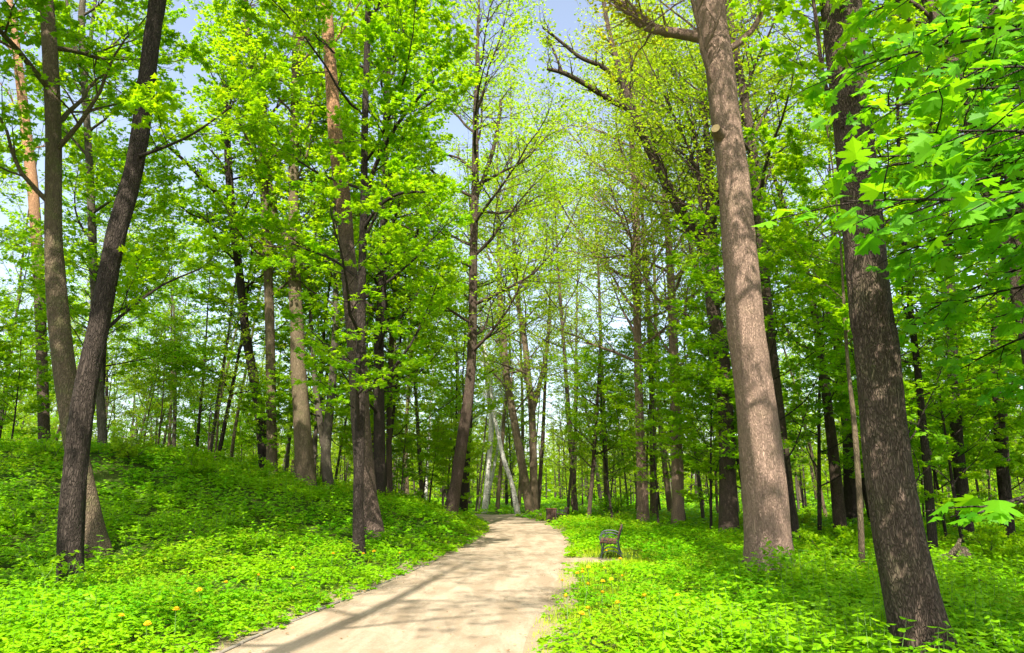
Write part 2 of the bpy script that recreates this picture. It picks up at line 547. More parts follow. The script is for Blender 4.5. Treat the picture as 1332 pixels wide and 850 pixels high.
def ribbon(name, L, hw, z, label, extra=None, step=.4):
    seg = np.linalg.norm(np.diff(L, axis=0), axis=1); cum = np.concatenate([[0], np.cumsum(seg)])
    s = np.arange(0, cum[-1], step)
    P = np.stack([np.interp(s, cum, L[:, 0]), np.interp(s, cum, L[:, 1])], 1)
    T = nrows(np.gradient(P, axis=0)); Nn = np.stack([-T[:, 1], T[:, 0]], 1)
    k = 9
    V = []
    for j in range(k):
        f = -1 + 2 * j / (k - 1)
        wob = (n2(s, np.full(len(s), f * 3), .9, 7) - .5) * .10 + (n2(s, np.full(len(s), f * 3), .3, 8) - .5) * .06 if abs(f) == 1 else 0
        q = P + Nn * (f * (hw + wob))[:, None] if abs(f) == 1 else P + Nn * f * hw
        V.append(np.column_stack([q, np.full(len(q), z + .015 * (1 - f * f) if abs(f) < 1 else .002)]))
    V = np.stack(V, 1)
    n = len(P)
    i = (np.arange(n - 1)[:, None] * k + np.arange(k - 1)[None]).ravel()
    mb = MB(); mb.add(V.reshape(-1, 3), np.stack([i, i + k, i + k + 1, i + 1], 1))
    if extra is not None:
        c, rx, ry = extra
        a = np.linspace(0, 2 * math.pi, 48, endpoint=False)
        rr = 1 + (n2(np.cos(a) * 2 + 5, np.sin(a) * 2 + 5, 1, 3) - .5) * .35
        R = np.column_stack([c[0] + rx * rr * np.cos(a), c[1] + ry * rr * np.sin(a), np.full(48, z - .004)])
        R = np.vstack([R, [c[0], c[1], z - .004]])
        ii = np.arange(48)
        mb.add(R, np.stack([ii, (ii + 1) % 48, np.full(48, 48)], 1))
    o = mb.link(name, M_PATH)
    tag(o, label, None, None, 'structure')
ribbon('path', PATH_S, PHW, .010, 'sandy gravel path winding into the wood', ((1.45, 17.6), 1.1, .62))
ribbon('side_path', SIDE_S, 1.2, .010, 'pale gravel path branching off behind the far bench', step=.8)
ribbon('far_path', FARP_S, 1.0, .010, 'gravel path crossing the wood in the distance', step=.8)

# thin stone edging along the near mound-side edge of the path
def edging():
    mb = MB()
    T = nrows(np.gradient(PATH_S, axis=0)); Nn = np.stack([-T[:, 1], T[:, 0]], 1)
    L = PATH_S + Nn * (PHW + .03)
    seg = np.linalg.norm(np.diff(L, axis=0), axis=1); cum = np.concatenate([[0], np.cumsum(seg)])
    s = 7.0
    while s < 24:
        a = np.array([np.interp(s, cum, L[:, 0]), np.interp(s, cum, L[:, 1])])
        b = np.array([np.interp(s + .96, cum, L[:, 0]), np.interp(s + .96, cum, L[:, 1])])
        d = b - a
        box(mb, ((a[0] + b[0]) / 2 + RNG.normal(0, .006), (a[1] + b[1]) / 2, -.045 + RNG.normal(0, .008)), (np.linalg.norm(d), .05, .13), math.atan2(d[1], d[0]), .008)
        s += 1.0
    o = mb.link('path_kerb', M_KERB)
    tag(o, 'thin grey stone edging on the mound side of the path', None, None, 'structure')
edging()

# ------------------------------------------------------------------ leaves
def fan(outline, cup=.0, mid=None):
    """leaf outline (u along the blade, v across) -> verts with fold, triangle fan round its middle"""
    o = np.array(outline, float)
    c = np.array([[mid if mid is not None else .38, 0.0]])
    P = np.vstack([c, o])
    w = -cup * np.abs(P[:, 1]) - .22 * cup * P[:, 0] ** 2
    V = np.column_stack([P, w])
    n = len(o); i = np.arange(n)
    return V, np.stack([np.zeros(n, int), 1 + i, 1 + (i + 1) % n], 1)

def mirror(half):
    return half + [(u, -v) for (u, v) in reversed(half) if v > 1e-6]

L_KITE = (np.array([[0, 0, 0], [.42, .40, -.14], [1, 0, -.1], [.42, -.40, -.14]]), np.array([[0, 2, 1], [0, 3, 2]]))
L_LOBE = fan(mirror([(0, 0), (.05, .44), (.32, .22), (.55, .50), (.62, .17), (1, 0)]), .35)
L_OVAL = fan(mirror([(0, 0), (.22, .24), (.55, .27), (.82, .13), (1, 0)]), .4)
L_MAPLE = fan(mirror([(0, .0), (-.07, .16), (-.05, .44), (.10, .36), (.16, .26), (.24, .46), (.40, .62), (.42, .47), (.50, .52), (.50, .38), (.42, .20),
                      (.58, .24), (.66, .33), (.70, .22), (.80, .24), (.82, .12), (1, 0)]), .38, .2)

def put_leaves(mb, pos, tip, nor, size, tmpl, tint, mat=0):
    V, F = tmpl
    T = nrows(tip); Bn = nrows(np.cross(nor, T)); Nn = np.cross(T, Bn)
    K = len(V)
    A = pos[:, None, :] + size[:, None, None] * (V[None, :, 0:1] * T[:, None] + V[None, :, 1:2] * Bn[:, None] + V[None, :, 2:3] * Nn[:, None])
    Fs = (F[None] + (np.arange(len(pos)) * K)[:, None, None]).reshape(-1, F.shape[1])
    mb.add(A.reshape(-1, 3), Fs, mat, np.repeat(tint, len(F)), smooth=False)

def leaves_on(mb, rng, TW, n, size, tmpl, spread=.2, tilt=.38, droop=.35, clump=.6, mat=0):
    """n leaves shared out over twig segments TW [(a, b)], in flat sprays like real maple branches"""
    if len(TW) > 60:
        TW = [t for t in TW if rng.random() < clump]
    A = np.array([t[0] for t in TW]); B = np.array([t[1] for t in TW])
    ln = np.linalg.norm(B - A, axis=1) + .1
    idx = rng.choice(len(A), n, p=ln / ln.sum())
    t = rng.beta(2.2, 1.0, n)
    d = nrows(B - A)[idx]
    side = nrows(np.cross(d, np.tile([0, 0, 1.0], (n, 1))) + 1e-6) * rng.choice([-1, 1], n)[:, None]
    pos = A[idx] + (B - A)[idx] * t[:, None] + side * (spread * rng.random(n) ** .8)[:, None] + rng.normal(0, .035, (n, 3))
    tip = nrows(side * rng.uniform(.3, 1, n)[:, None] + d * rng.uniform(.2, 1.1, n)[:, None] + rng.normal(0, .25, (n, 3)))
    tip[:, 2] -= droop * rng.random(n)
    nor = np.tile([0, 0, 1.0], (n, 1)) + rng.normal(0, tilt, (n, 3))
    tw_t = rng.random(len(A))                      # sprays differ a little in tone
    tint = np.clip(.6 * tw_t[idx] + .4 * rng.random(n), 0, 1)
    sz = size * rng.uniform(.6, 1.15, n)
    put_leaves(mb, pos, tip, nor, sz, tmpl, tint, mat)

# ------------------------------------------------------------------ branching
UP = np.array([0, 0, 1.0])
def grow(rng, p, d, L, r, lev, tubes, TW, up=.08, dens=1.0, flat=.8, top=None):
    n = int(np.clip(L / .4, 3, 9))
    pts = [np.array(p, float)]; d = nrm(d)
    for i in range(n):
        d = nrm(d + rng.normal(0, .13, 3) + UP * up * (1 if lev < 2 else .3))
        pts.append(pts[-1] + d * L / n)
    pts = np.array(pts)
    rr = r * (1 - .86 * np.linspace(0, 1, n + 1) ** .9)
    tubes.append((pts, np.maximum(rr, .004), 7 if lev == 0 else (5 if lev == 1 else 3)))
    if lev >= 2 or (lev == 1 and L < .5):
        TW.append((pts[0], pts[-1])); return
    if lev == 1:
        TW.append((pts[n // 2], pts[-1]))
    m = int(L * (1.9 if lev == 0 else 2.6) * dens) + 2
    sg = rng.choice([-1, 1])
    for t in np.linspace(.22 if lev == 0 else .15, 1, m):
        sg = -sg
        k = min(int(t * n), n - 1); f = t * n - k
        q = pts[k] * (1 - f) + pts[k + 1] * f
        dd = nrm(pts[k + 1] - pts[k])
        perp = nrm(np.cross(dd, UP) + rng.normal(0, .15, 3)) * sg
        cd = nrm(dd * rng.uniform(.4, .9) + perp * flat + UP * rng.normal(.04, .2))
        cl = L * (.46 if lev == 0 else .42) * (1.12 - .62 * t) * rng.uniform(.7, 1.25)
        grow(rng, q, cd, max(cl, .3), max(rr[k] * .5, .006), lev + 1, tubes, TW, up * .5, dens, flat)

def shape_trunk(P, R, step=.25):
    """base-first control points and radii -> smooth dense polyline"""
    C = np.column_stack([P, R])
    S = spline(C, 8)
    L = np.concatenate([[0], np.cumsum(np.linalg.norm(np.diff(S[:, :3], axis=0), axis=1))])
    n = max(6, int(L[-1] / step))
    s = np.linspace(0, L[-1], n)
    Q = np.column_stack([np.interp(s, L, S[:, i]) for i in range(4)])
    return Q[:, :3], np.maximum(Q[:, 3], .012)

def limbs_from(rng, P, R, hb, spread, nl, tubes, TW, dens=1.0, up=.08, rise=(.1, .7), taper_top=True, azim=None):
    z = P[:, 2] - P[0, 2]
    H = z[-1]
    az = rng.uniform(0, 6.28)
    for i in range(nl):
        t = (i + rng.uniform(.2, .8)) / nl
        h = hb + (H - hb) * t
        k = min(int(np.searchsorted(z, h)), len(P) - 1)
        az += 2.4 + rng.normal(0, .35)
        a = az if azim is None else azim[0] + rng.uniform(-azim[1], azim[1])
        el = rng.uniform(*rise) + .5 * t
        d = np.array([math.cos(a) * math.cos(el), math.sin(a) * math.cos(el), math.sin(el)])
        L = spread * (math.sin(math.pi * min(.97, .22 + .72 * t)) ** .8) * rng.uniform(.75, 1.2)
        grow(rng, P[k], d, max(L, .6), max(min(R[k] * .45, .012 + L * .013), .012), 0, tubes, TW, up, dens)

FINE_CAM = 18.0
def build_tree(name, label, cat, P, R, bark, crown=None, group=None, seed=1, k=14, ridge=0.0, flare=0.25, extra=None, extra_leaf=None, step=.25):
    """P, R: base-first trunk control points. crown: dict(hb, spread, nl, n, size, leaf, tmpl, dens)"""
    rng = np.random.default_rng(seed)
    base = np.array(P[0])
    root = empty(name, base, label, cat, group)
    TP, TR = shape_trunk(P, R, step)
    foot = np.vstack([TP[0] - UP * .5 - (TP[1] - TP[0]) * 0, TP])
    fr = np.concatenate([[TR[0] * 1.05], TR])
    mb = MB()
    tube(mb, foot, fr, k, 0, True, ridge, seed * 1.7, flare)
    mb.link('trunk', BARK[bark], root, base)
    tubes, TW = [], []
    if extra:
        for e in extra:                      # limbs read off the photograph: points and radii
            S = spline(np.column_stack([e[0], e[1]]), 6)
            tubes.append((S[:, :3], S[:, 3], 8))
            for q in range(len(S) // 4, len(S), 2):
                dd = nrm(S[min(q + 1, len(S) - 1), :3] - S[q - 1, :3])
                sd = nrm(np.cross(dd, UP) + rng.normal(0, .3, 3)) * rng.choice([-1, 1])
                grow(rng, S[q, :3], dd * .6 + sd * .7 + UP * .15, rng.uniform(.5, 1.3), max(S[q, 3] * .4, .006), 1, tubes, TW)
    if crown:
        limbs_from(rng, TP, TR, crown['hb'], crown['spread'], crown['nl'], tubes, TW, crown.get('dens', 1.0), crown.get('up', .08),
                   crown.get('rise', (.1, .7)), azim=crown.get('azim'))
    if tubes:
        mb = MB()
        for p, r, kk in tubes:
            tube(mb, p, r, kk, 0, False)
        mb.link('branches', BARK[crown.get('bbark', bark) if crown else bark], root, base)
    if TW and crown and crown['n'] > 0:
        mb = MB()
        leaves_on(mb, rng, TW, crown['n'], crown['size'], crown.get('tmpl', L_LOBE), crown.get('sp', .22), tilt=crown.get('tilt', .38), clump=crown.get('clump', .6))
        mb.link('crown', LEAF[crown['leaf']], root, base)
    return root

def trunk_px(poly, Y=None, H=None, back=0.0, bend=(0, 0)):
    """photo outline (px, py, width) listed top first -> base-first 3D points; stands where its foot meets the ground"""
    poly = sorted(poly, key=lambda q: -q[1])
    if Y is None:
        b = hit(poly[0][0], poly[0][1])
    else:
        b = at_plane(poly[0][0], poly[0][1], Y)
    Y0 = b[1]
    P, R = [], []
    for i, (px, py, w) in enumerate(poly):
        z0 = at_plane(px, py, Y0)[2]
        p = at_plane(px, py, Y0 + back * max(0, z0 - b[2]))
        P.append(p); R.append(w / 2 / FPX * depth_of(p))
    if Y is not None:
        g = gz(P[0][0], P[0][1])
        if P[0][2] > g + .05:
            d = nrm(P[0] - P[1]); d = d / max(-d[2], .3)
            q = P[0] + d * (P[0][2] - g)
            q[2] = gz(q[0], q[1])
            P.insert(0, q); R.insert(0, R[0] * 1.08)
        else:
            P[0][2] = g
    P = np.array(P); R = np.array(R)
    if H:
        z = P[-1, 2] - P[0, 2]
        d = nrm(P[-1] - P[-2]); r0 = R[-1]
        m = 4
        q = P[-1]; add, ar = [], []
        for i in range(1, m + 1):
            d = nrm(d * .8 + UP * .25 + RNG.normal(0, .05, 3) * np.array([1, 1, 0]))
            q = q + d * max(.3, (H - z) / m)
            add.append(q); ar.append(max(.02, r0 * (1 - .93 * i / m)))
        P = np.vstack([P, add]); R = np.concatenate([R, ar])
    return P, R

CROWNS = {
    'high': dict(hb=6.0, spread=5.2, nl=20, n=11000, size=.15, leaf='maple'),
    'open': dict(hb=7.5, spread=5.6, nl=18, n=10000, size=.12, leaf='spring', tmpl=L_OVAL, tilt=.8, rise=(.2, .9)),
}
def cr(base='high', **kw):
    d = dict(CROWNS[base]); d.update(kw); return d

PHOTO_TREES = []           # (short name, px at mid height, distance) used to describe the trees between them
def main_tree(name, label, short, poly, bark, Y=None, H=20, crown=None, seed=1, k=14, ridge=.0, flare=.25, back=0.0, limbs=None, group=None, cat='tree', step=.25):
    P, R = trunk_px(poly, Y, H * (1.22 if H > 14 else 1.0), back)
    if crown:
        crown = dict(crown)
        crown['n'] = int(crown['n'] * (1.45 if P[0, 1] < 30 and P[0, 0] < 0 else (1.25 if P[0, 1] < 20 else .85)))
        if P[0, 1] > 24 and crown.get('tmpl', L_LOBE) is not L_KITE:
            crown['tmpl'] = L_KITE; crown['size'] *= 1.12
        if P[0, 1] > 14: crown['hb'] = min(crown['hb'], 7.0) if bark != 'pine' else crown['hb']
        crown['nl'] = int(crown['nl'] * 1.2)
    R = R * (.83 if ridge > .015 else (.86 if ridge > 0 else .92))
    if bark == 'birch': R = R * .8
    ex = None
    if limbs:
        ex = []
        for lim in limbs:                    # (px, py, width, metres nearer/farther than the trunk)
            q = []; rr = []
            for (px, py, w, dy) in lim:
                zz = at_plane(px, py, P[0, 1])
                p = at_plane(px, py, P[0, 1] + back * max(0, zz[2] - P[0, 2]) + dy)
                q.append(p); rr.append(w / 2 / FPX * depth_of(p))
            ex.append((np.array(q), np.array(rr)))
    r = build_tree(name, label, cat, P, R, bark, crown, group, seed, k, ridge, flare, ex, step=step)
    if short:
        PHOTO_TREES.append((short, np.mean([q[0] for q in poly if q[1] > 380] or [poly[0][0]]), P[0, 1]))
    return r

# ---- the trees one can tell apart in the photograph
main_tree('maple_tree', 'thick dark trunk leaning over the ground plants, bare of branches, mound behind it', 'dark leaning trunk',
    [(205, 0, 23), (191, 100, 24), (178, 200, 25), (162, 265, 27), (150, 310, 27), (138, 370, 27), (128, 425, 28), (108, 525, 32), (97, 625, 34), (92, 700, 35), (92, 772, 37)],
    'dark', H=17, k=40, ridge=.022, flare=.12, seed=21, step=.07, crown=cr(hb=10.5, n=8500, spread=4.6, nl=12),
    limbs=[[(176, 205, 5, 0), (205, 195, 4, -.4), (250, 175, 3, -.8), (300, 140, 2, -1.0)], [(126, 440, 5, 0), (165, 405, 4, .5), (210, 372, 3, 1.0), (260, 350, 2, 1.4)]])
main_tree('beech_tree', 'stout pale grey beech with forked foot, half hidden by the dark leaning trunk', 'pale beech',
    [(60, 0, 19), (67, 100, 21), (70, 200, 21), (69, 300, 23), (75, 400, 28), (84, 480, 30), (95, 560, 30), (108, 630, 31), (119, 690, 35), (125, 722, 40)],
    'beech', H=21, k=32, ridge=.008, flare=.3, seed=22, step=.12, crown=cr(hb=8, n=11000, spread=5.2, nl=16))
main_tree('pine_tree', 'slim pine with orange bark high up, beyond the pale beech', 'orange pine',
    [(18, 40, 10), (27, 110, 12), (36, 190, 14), (44, 260, 14), (52, 400, 14), (58, 585, 15)], 'pine', Y=30, H=24, seed=23,
    crown=cr('open', hb=14, n=4000, spread=3.6, nl=10, leaf='deep'))
main_tree('young_maple', 'slender twiggy young maple rising behind the dark leaning trunk', 'twiggy young maple',
    [(106, 30, 9), (110, 110, 9), (114, 175, 9), (118, 250, 10), (121, 340, 10), (128, 470, 11), (134, 585, 12)], 'grey', Y=23, H=19, seed=24,
    crown=cr(hb=5, n=9000, spread=4.0, nl=15),
    limbs=[[(110, 110, 6, 0), (98, 60, 5, -.3), (88, 10, 4, -.5), (80, -40, 3, -.6)], [(111, 100, 6, 0), (118, 50, 5, .3), (124, 0, 4, .6)]])
main_tree('maple_tree', 'thin dark trunk leaning on the mound crest with one limb reaching out low', 'dark crest trunk',
    [(294, 150, 8), (297, 210, 10), (302, 280, 11), (312, 360, 11), (320, 435, 12), (330, 490, 13), (338, 540, 14), (345, 622, 15)], 'dark', H=18, seed=25,
    crown=cr(hb=7, n=9000, spread=4.2), limbs=[[(300, 275, 7, 0), (285, 255, 6, -.5), (265, 235, 5, -1.0), (235, 205, 4, -1.8), (205, 180, 3, -2.4)]])
main_tree('lime_tree', 'straight slim tan trunk on the mound crest next to a thin dark one', 'tan crest trunk',
    [(318, 0, 9), (328, 80, 10), (337, 150, 11), (342, 215, 11), (347, 320, 12), (351, 425, 13), (354, 617, 15)], 'lime', Y=27, H=20, seed=26,
    crown=cr(hb=9, n=8000, spread=4.2))
main_tree('lime_tree', 'sturdy tan tree on the mound edge with a heavy upswept side limb', 'sturdy tan tree',
    [(387, 0, 10), (384, 125, 13), (382, 200, 14), (382, 320, 17), (385, 400, 19), (388, 475, 22), (393, 550, 25), (398, 634, 30)], 'lime', H=20, k=20, seed=27, flare=.3, ridge=.006,
    crown=cr(hb=7, n=9000, spread=4.4), limbs=[[(384, 350, 10, 0), (370, 305, 9, .2), (356, 275, 8, .4), (347, 200, 7, .6), (343, 120, 6, .8), (335, 30, 4, 1.2)],
                                             [(383, 130, 6, 0), (392, 60, 5, -.2), (401, 10, 5, -.4), (408, -40, 4, -.6)]])
main_tree('maple_tree', 'crooked greyish trunk at the foot of the mound with a basal fork', 'crooked forked trunk',
    [(436, 430, 9), (432, 500, 11), (426, 560, 13), (424, 600, 14), (428, 640, 17)], 'grey', Y=27, H=15, seed=28, crown=cr(hb=6, n=6500, spread=3.6, nl=12),
    limbs=[[(426, 600, 10, 0), (418, 560, 9, .2), (410, 500, 7, .5), (405, 430, 5, .8), (402, 360, 4, 1)]])
main_tree('pine_tree', 'tall pine on the path bank, dark below and orange high up', 'tall pine',
    [(422, 0, 17), (428, 60, 18), (433, 130, 20), (438, 190, 21), (446, 260, 22), (451, 320, 23), (457, 380, 25), (464, 460, 28), (470, 560, 29), (476, 640, 33), (481, 697, 44)], 'pine', H=23, k=28, ridge=.012, seed=29, step=.1, flare=.25,
    crown=cr('open', hb=15, n=4500, spread=4.2, nl=10, leaf='deep'),
    limbs=[[(427, 60, 8, 0), (412, 53, 6, -.3), (396, 48, 5, -.5)]])
main_tree('young_maple', 'leafy young maple growing on the bank just before the tall pine', 'leafy young maple',
    [(479, 0, 8), (475, 150, 10), (473, 275, 11), (470, 400, 13), (468, 550, 15), (466, 650, 16), (467, 730, 21)], 'dark', H=16.5, k=20, ridge=.006, seed=30, step=.12,
    crown=cr(hb=2.6, n=13000, spread=4.2, nl=20, size=.15, rise=(.05, .8)),
    limbs=[[(473, 285, 6, 0), (485, 225, 6, -.3), (512, 170, 5, -.7), (538, 135, 4, -1.0), (565, 105, 3, -1.2)],
           [(472, 300, 5, 0), (492, 270, 4, -.5), (520, 252, 4, -1.1), (552, 250, 3, -1.6)]])
main_tree('maple_tree', 'dark straight trunk close behind the tall pine, hung with leaves', 'dark straight trunk',
    [(508, 20, 8), (504, 100, 9), (499, 300, 11), (496, 400, 13), (493, 450, 14), (494, 650, 18)], 'dark', H=20, Y=27, k=16, seed=31, crown=cr(hb=2.2, n=17000, spread=5.2, nl=24, rise=(0, .7)))
main_tree('young_maple', 'very thin brown trunk beside the dark straight one, path side', None,
    [(516, 330, 6), (512, 400, 7), (509, 450, 7), (506, 560, 8), (507, 650, 9)], 'brown', H=14, Y=30, k=10, seed=32, crown=cr(hb=4, n=7000, spread=3.4, nl=14))
main_tree('maple_tree', 'dark bent trunk rising from the grass where the path turns', 'dark bent trunk',
    [(621, 100, 7), (619, 155, 9), (618, 250, 11), (616, 325, 12), (615, 415, 13), (611, 500, 15), (601, 575, 17), (593, 630, 18), (585, 673, 24)], 'brown', H=25, k=22, ridge=.008, seed=33, step=.15, flare=.3,
    crown=cr(hb=9, n=24000, spread=7.6, nl=26, leaf='maple', size=.135, clump=.85), limbs=[[(617, 262, 7, 0), (632, 225, 6, -.3), (645, 180, 5, -.6), (652, 130, 4, -.9)]])
main_tree('maple_tree', 'dark slimmer trunk tucked close behind the dark bent one', None,
    [(616, 420, 8), (612, 520, 9), (607, 600, 10), (603, 664, 12)], 'dark', H=20, Y=42, seed=34, crown=cr(hb=7, n=7000, spread=4.6))
BIR = 'white birches by the path fork'
main_tree('birch_tree', 'leaning white birch crossing before the upright ones at the path fork', 'white birches',
    [(630, 452, 5), (637, 490, 6), (641, 530, 6), (649, 570, 7), (656, 600, 8), (666, 630, 8), (671, 656, 10)], 'birch', Y=56, H=17, seed=35, k=10, crown=cr('open', hb=8, n=3500, spread=3.4), group=BIR)
main_tree('birch_tree', 'stoutest white birch at the path fork, upright with a mottled foot', None,
    [(628, 440, 6), (634, 500, 8), (639, 550, 9), (636, 600, 9), (632, 648, 11)], 'birch', Y=60, H=18, seed=36, k=10, crown=cr('open', hb=8, n=3500, spread=3.4), group=BIR)
main_tree('birch_tree', 'thin white birch slanting up beside the stoutest birch', None,
    [(656, 530, 4), (650, 570, 5), (644, 600, 5), (638, 630, 6), (634, 650, 6)], 'birch', Y=61.5, H=14, seed=37, k=10, crown=cr('open', hb=7, n=2500, spread=3), group=BIR)
main_tree('birch_tree', 'slender pale pink birch standing upright among the white ones', None,
    [(661, 490, 4), (656, 540, 5), (652, 600, 5), (648, 650, 6)], 'lime', Y=59, H=17, seed=38, k=10, crown=cr('open', hb=8, n=3000, spread=3), group=BIR)
main_tree('lime_tree', 'brown trunk leaning towards the birches, sharing its foot with an upright one', 'leaning brown trunk',
    [(650, 380, 8), (654, 425, 9), (659, 490, 10), (671, 560, 11), (680, 610, 12), (689, 661, 14)], 'lime', H=30, Y=54, seed=39, crown=cr('open', hb=8, n=17000, spread=7, nl=24, size=.17))
main_tree('lime_tree', 'upright tan trunk behind the litter bin, sharing its foot with a leaning one', 'upright tan trunk',
    [(672, 380, 6), (682, 440, 8), (687, 490, 9), (692, 540, 10), (695, 661, 12)], 'lime', H=31, Y=54.5, seed=40, crown=cr('open', hb=9, n=17000, spread=7, nl=24, size=.17),
    limbs=[[(692, 540, 7, 0), (702, 500, 6, .5), (712, 450, 5, 1), (716, 390, 4, 1.5)]])
main_tree('young_maple', 'thin sapling with a pale chewed foot growing from the grass by the dark shrub', 'pale-footed sapling',
    [(778, 505, 4), (775, 555, 5), (771, 615, 6), (767, 660, 6), (766, 679, 7)], 'brown', H=11, seed=41, k=10, crown=cr(hb=2.4, n=7000, spread=3.2, nl=16, leaf='maple', size=.13))
main_tree('lime_tree', 'slim straight grey trunk behind the near bench, small shoots at its foot', 'slim grey trunk',
    [(820, 130, 8), (822, 180, 9), (826, 250, 10), (829, 350, 11), (829, 415, 12), (830, 475, 12), (833, 575, 14), (837, 684, 20)], 'pink', H=22, k=18, seed=42, flare=.25, ridge=.004,
    crown=cr('open', hb=8, n=30000, spread=7.8, nl=28, size=.125, clump=.9))
main_tree('lime_tree', 'plain tan trunk between the slim grey trunk and the forked one', 'plain tan trunk',
    [(866, 270, 9), (872, 350, 11), (876, 450, 14), (879, 525, 16), (881, 600, 17), (882, 674, 20)], 'pink', H=22, Y=33, k=18, seed=43, flare=.25, ridge=.005,
    crown=cr('open', hb=7, n=26000, spread=7.2, nl=24, size=.125, clump=.9))
main_tree('lime_tree', 'forked trunk whose long pale limb sweeps up over the grass, beside the thick pinkish one', 'forked trunk',
    [(925, 310, 19), (926, 350, 20), (927, 400, 20), (938, 455, 21), (943, 525, 22), (946, 600, 24), (948, 698, 32)], 'brown', H=16, k=22, seed=44, flare=.2, ridge=.006,
    crown=cr('open', hb=9, n=26000, spread=7.2, nl=24, size=.125, clump=.9),
    limbs=[[(927, 345, 18, 0), (915, 318, 17, .1), (900, 298, 15, .3), (880, 265, 14, .5), (850, 205, 13, .8), (832, 165, 12, 1.0), (818, 130, 10, 1.2), (804, 85, 8, 1.4), (790, 30, 6, 1.6), (780, -30, 5, 1.8)],
           [(818, 142, 8, 1.1), (790, 128, 8, .6), (765, 112, 7, .2), (735, 96, 6, -.3), (712, 90, 4, -.6)],
           [(806, 108, 7, 1.3), (785, 88, 6, .8), (755, 75, 5, .3), (730, 55, 4, 0), (706, 36, 3, -.4)],
           [(732, 97, 4, -.3), (722, 70, 3, -.4), (712, 48, 3, -.5)],
           [(816, 120, 5, 1.2), (822, 90, 4, 1), (820, 65, 4, .8)]])
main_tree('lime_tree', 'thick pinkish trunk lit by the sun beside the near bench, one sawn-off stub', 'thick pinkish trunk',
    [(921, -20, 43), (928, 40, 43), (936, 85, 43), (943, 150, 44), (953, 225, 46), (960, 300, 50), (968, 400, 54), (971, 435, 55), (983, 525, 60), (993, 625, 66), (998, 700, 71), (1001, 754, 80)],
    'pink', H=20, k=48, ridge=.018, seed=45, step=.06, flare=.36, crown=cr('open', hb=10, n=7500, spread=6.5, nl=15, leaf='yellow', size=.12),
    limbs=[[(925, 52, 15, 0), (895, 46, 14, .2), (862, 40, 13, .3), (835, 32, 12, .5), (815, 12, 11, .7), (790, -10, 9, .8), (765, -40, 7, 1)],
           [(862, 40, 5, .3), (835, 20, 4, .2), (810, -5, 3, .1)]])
main_tree('lime_tree', 'slim dark trunk close behind the thick pinkish one', 'slim dark trunk',
    [(948, 10, 10), (953, 50, 11), (968, 125, 12), (978, 190, 13), (985, 250, 15), (995, 375, 16), (1003, 450, 16), (1015, 565, 19), (1031, 712, 26)], 'brown', H=21, k=18, seed=46, flare=.2, ridge=.005,
    crown=cr('open', hb=9, n=8500, spread=5, leaf='spring', size=.13))
main_tree('maple_tree', 'grey-brown trunk in shade beyond the thin pale pole', 'shaded brown trunk',
    [(1048, 350, 8), (1058, 400, 9), (1070, 475, 11), (1078, 540, 13), (1085, 600, 15), (1094, 699, 19)], 'brown', H=18, k=14, seed=47, crown=cr(hb=5.5, n=8500, spread=4.4, leaf='deep'))
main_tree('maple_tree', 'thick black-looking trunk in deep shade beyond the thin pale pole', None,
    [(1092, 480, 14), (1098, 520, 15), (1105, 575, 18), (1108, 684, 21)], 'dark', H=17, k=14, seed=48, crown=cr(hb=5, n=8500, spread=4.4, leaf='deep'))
main_tree('young_maple', 'thin pale pole of a sapling standing before the shaded trunks', 'thin pale pole',
    [(1098, 400, 4), (1103, 475, 5), (1110, 540, 7), (1115, 600, 8), (1119, 670, 8), (1122, 748, 9)], 'lime', H=10, k=10, seed=49, crown=cr(hb=4.2, n=3800, spread=2.4, nl=10, leaf='maple'))
main_tree('maple_tree', 'massive dark trunk with cracked bark standing closest to the viewer', 'massive dark trunk',
    [(1087, -60, 56), (1093, 0, 56), (1100, 75, 54), (1105, 125, 53), (1115, 215, 54), (1123, 300, 56), (1133, 415, 58), (1138, 440, 59), (1146, 525, 61), (1155, 600, 64), (1170, 700, 71), (1186, 775, 78), (1203, 850, 87), (1222, 930, 101)],
    'brown', Y=7.0, H=16, k=64, ridge=.026, seed=50, step=.04, flare=.3, crown=cr(hb=8.8, n=5200, spread=4.4, nl=13, leaf='deep'),
    limbs=[[(1095, 165, 7, -.1), (1080, 130, 6, -.2), (1070, 95, 5, -.3), (1062, 30, 5, -.3), (1055, -20, 4, -.3)]])
main_tree('maple_tree', 'thin dark trunk standing before the fallen log', 'trunk before the log',
    [(1184, 400, 8), (1193, 475, 9), (1199, 540, 10), (1205, 600, 11), (1215, 727, 13)], 'dark', H=15, k=14, seed=51, crown=cr(hb=4.5, n=8500, spread=4, leaf='deep'))
main_tree('maple_tree', 'dark upright trunk rising behind the fallen log', 'trunk behind the log',
    [(1234, 330, 12), (1236, 390, 13), (1238, 450, 14), (1245, 575, 16), (1252, 640, 17), (1260, 712, 20)], 'dark', H=18, k=16, seed=52, crown=cr(hb=5, n=9500, spread=4.4, leaf='deep'))
main_tree('maple_tree', 'dark straight trunk some steps past the fallen log, farther from the path', 'trunk past the log',
    [(1290, 330, 10), (1294, 400, 12), (1297, 480, 13), (1301, 575, 15), (1307, 640, 16), (1313, 709, 18)], 'dark', H=18, k=16, seed=53, crown=cr(hb=5, n=9500, spread=4.4, leaf='deep'))
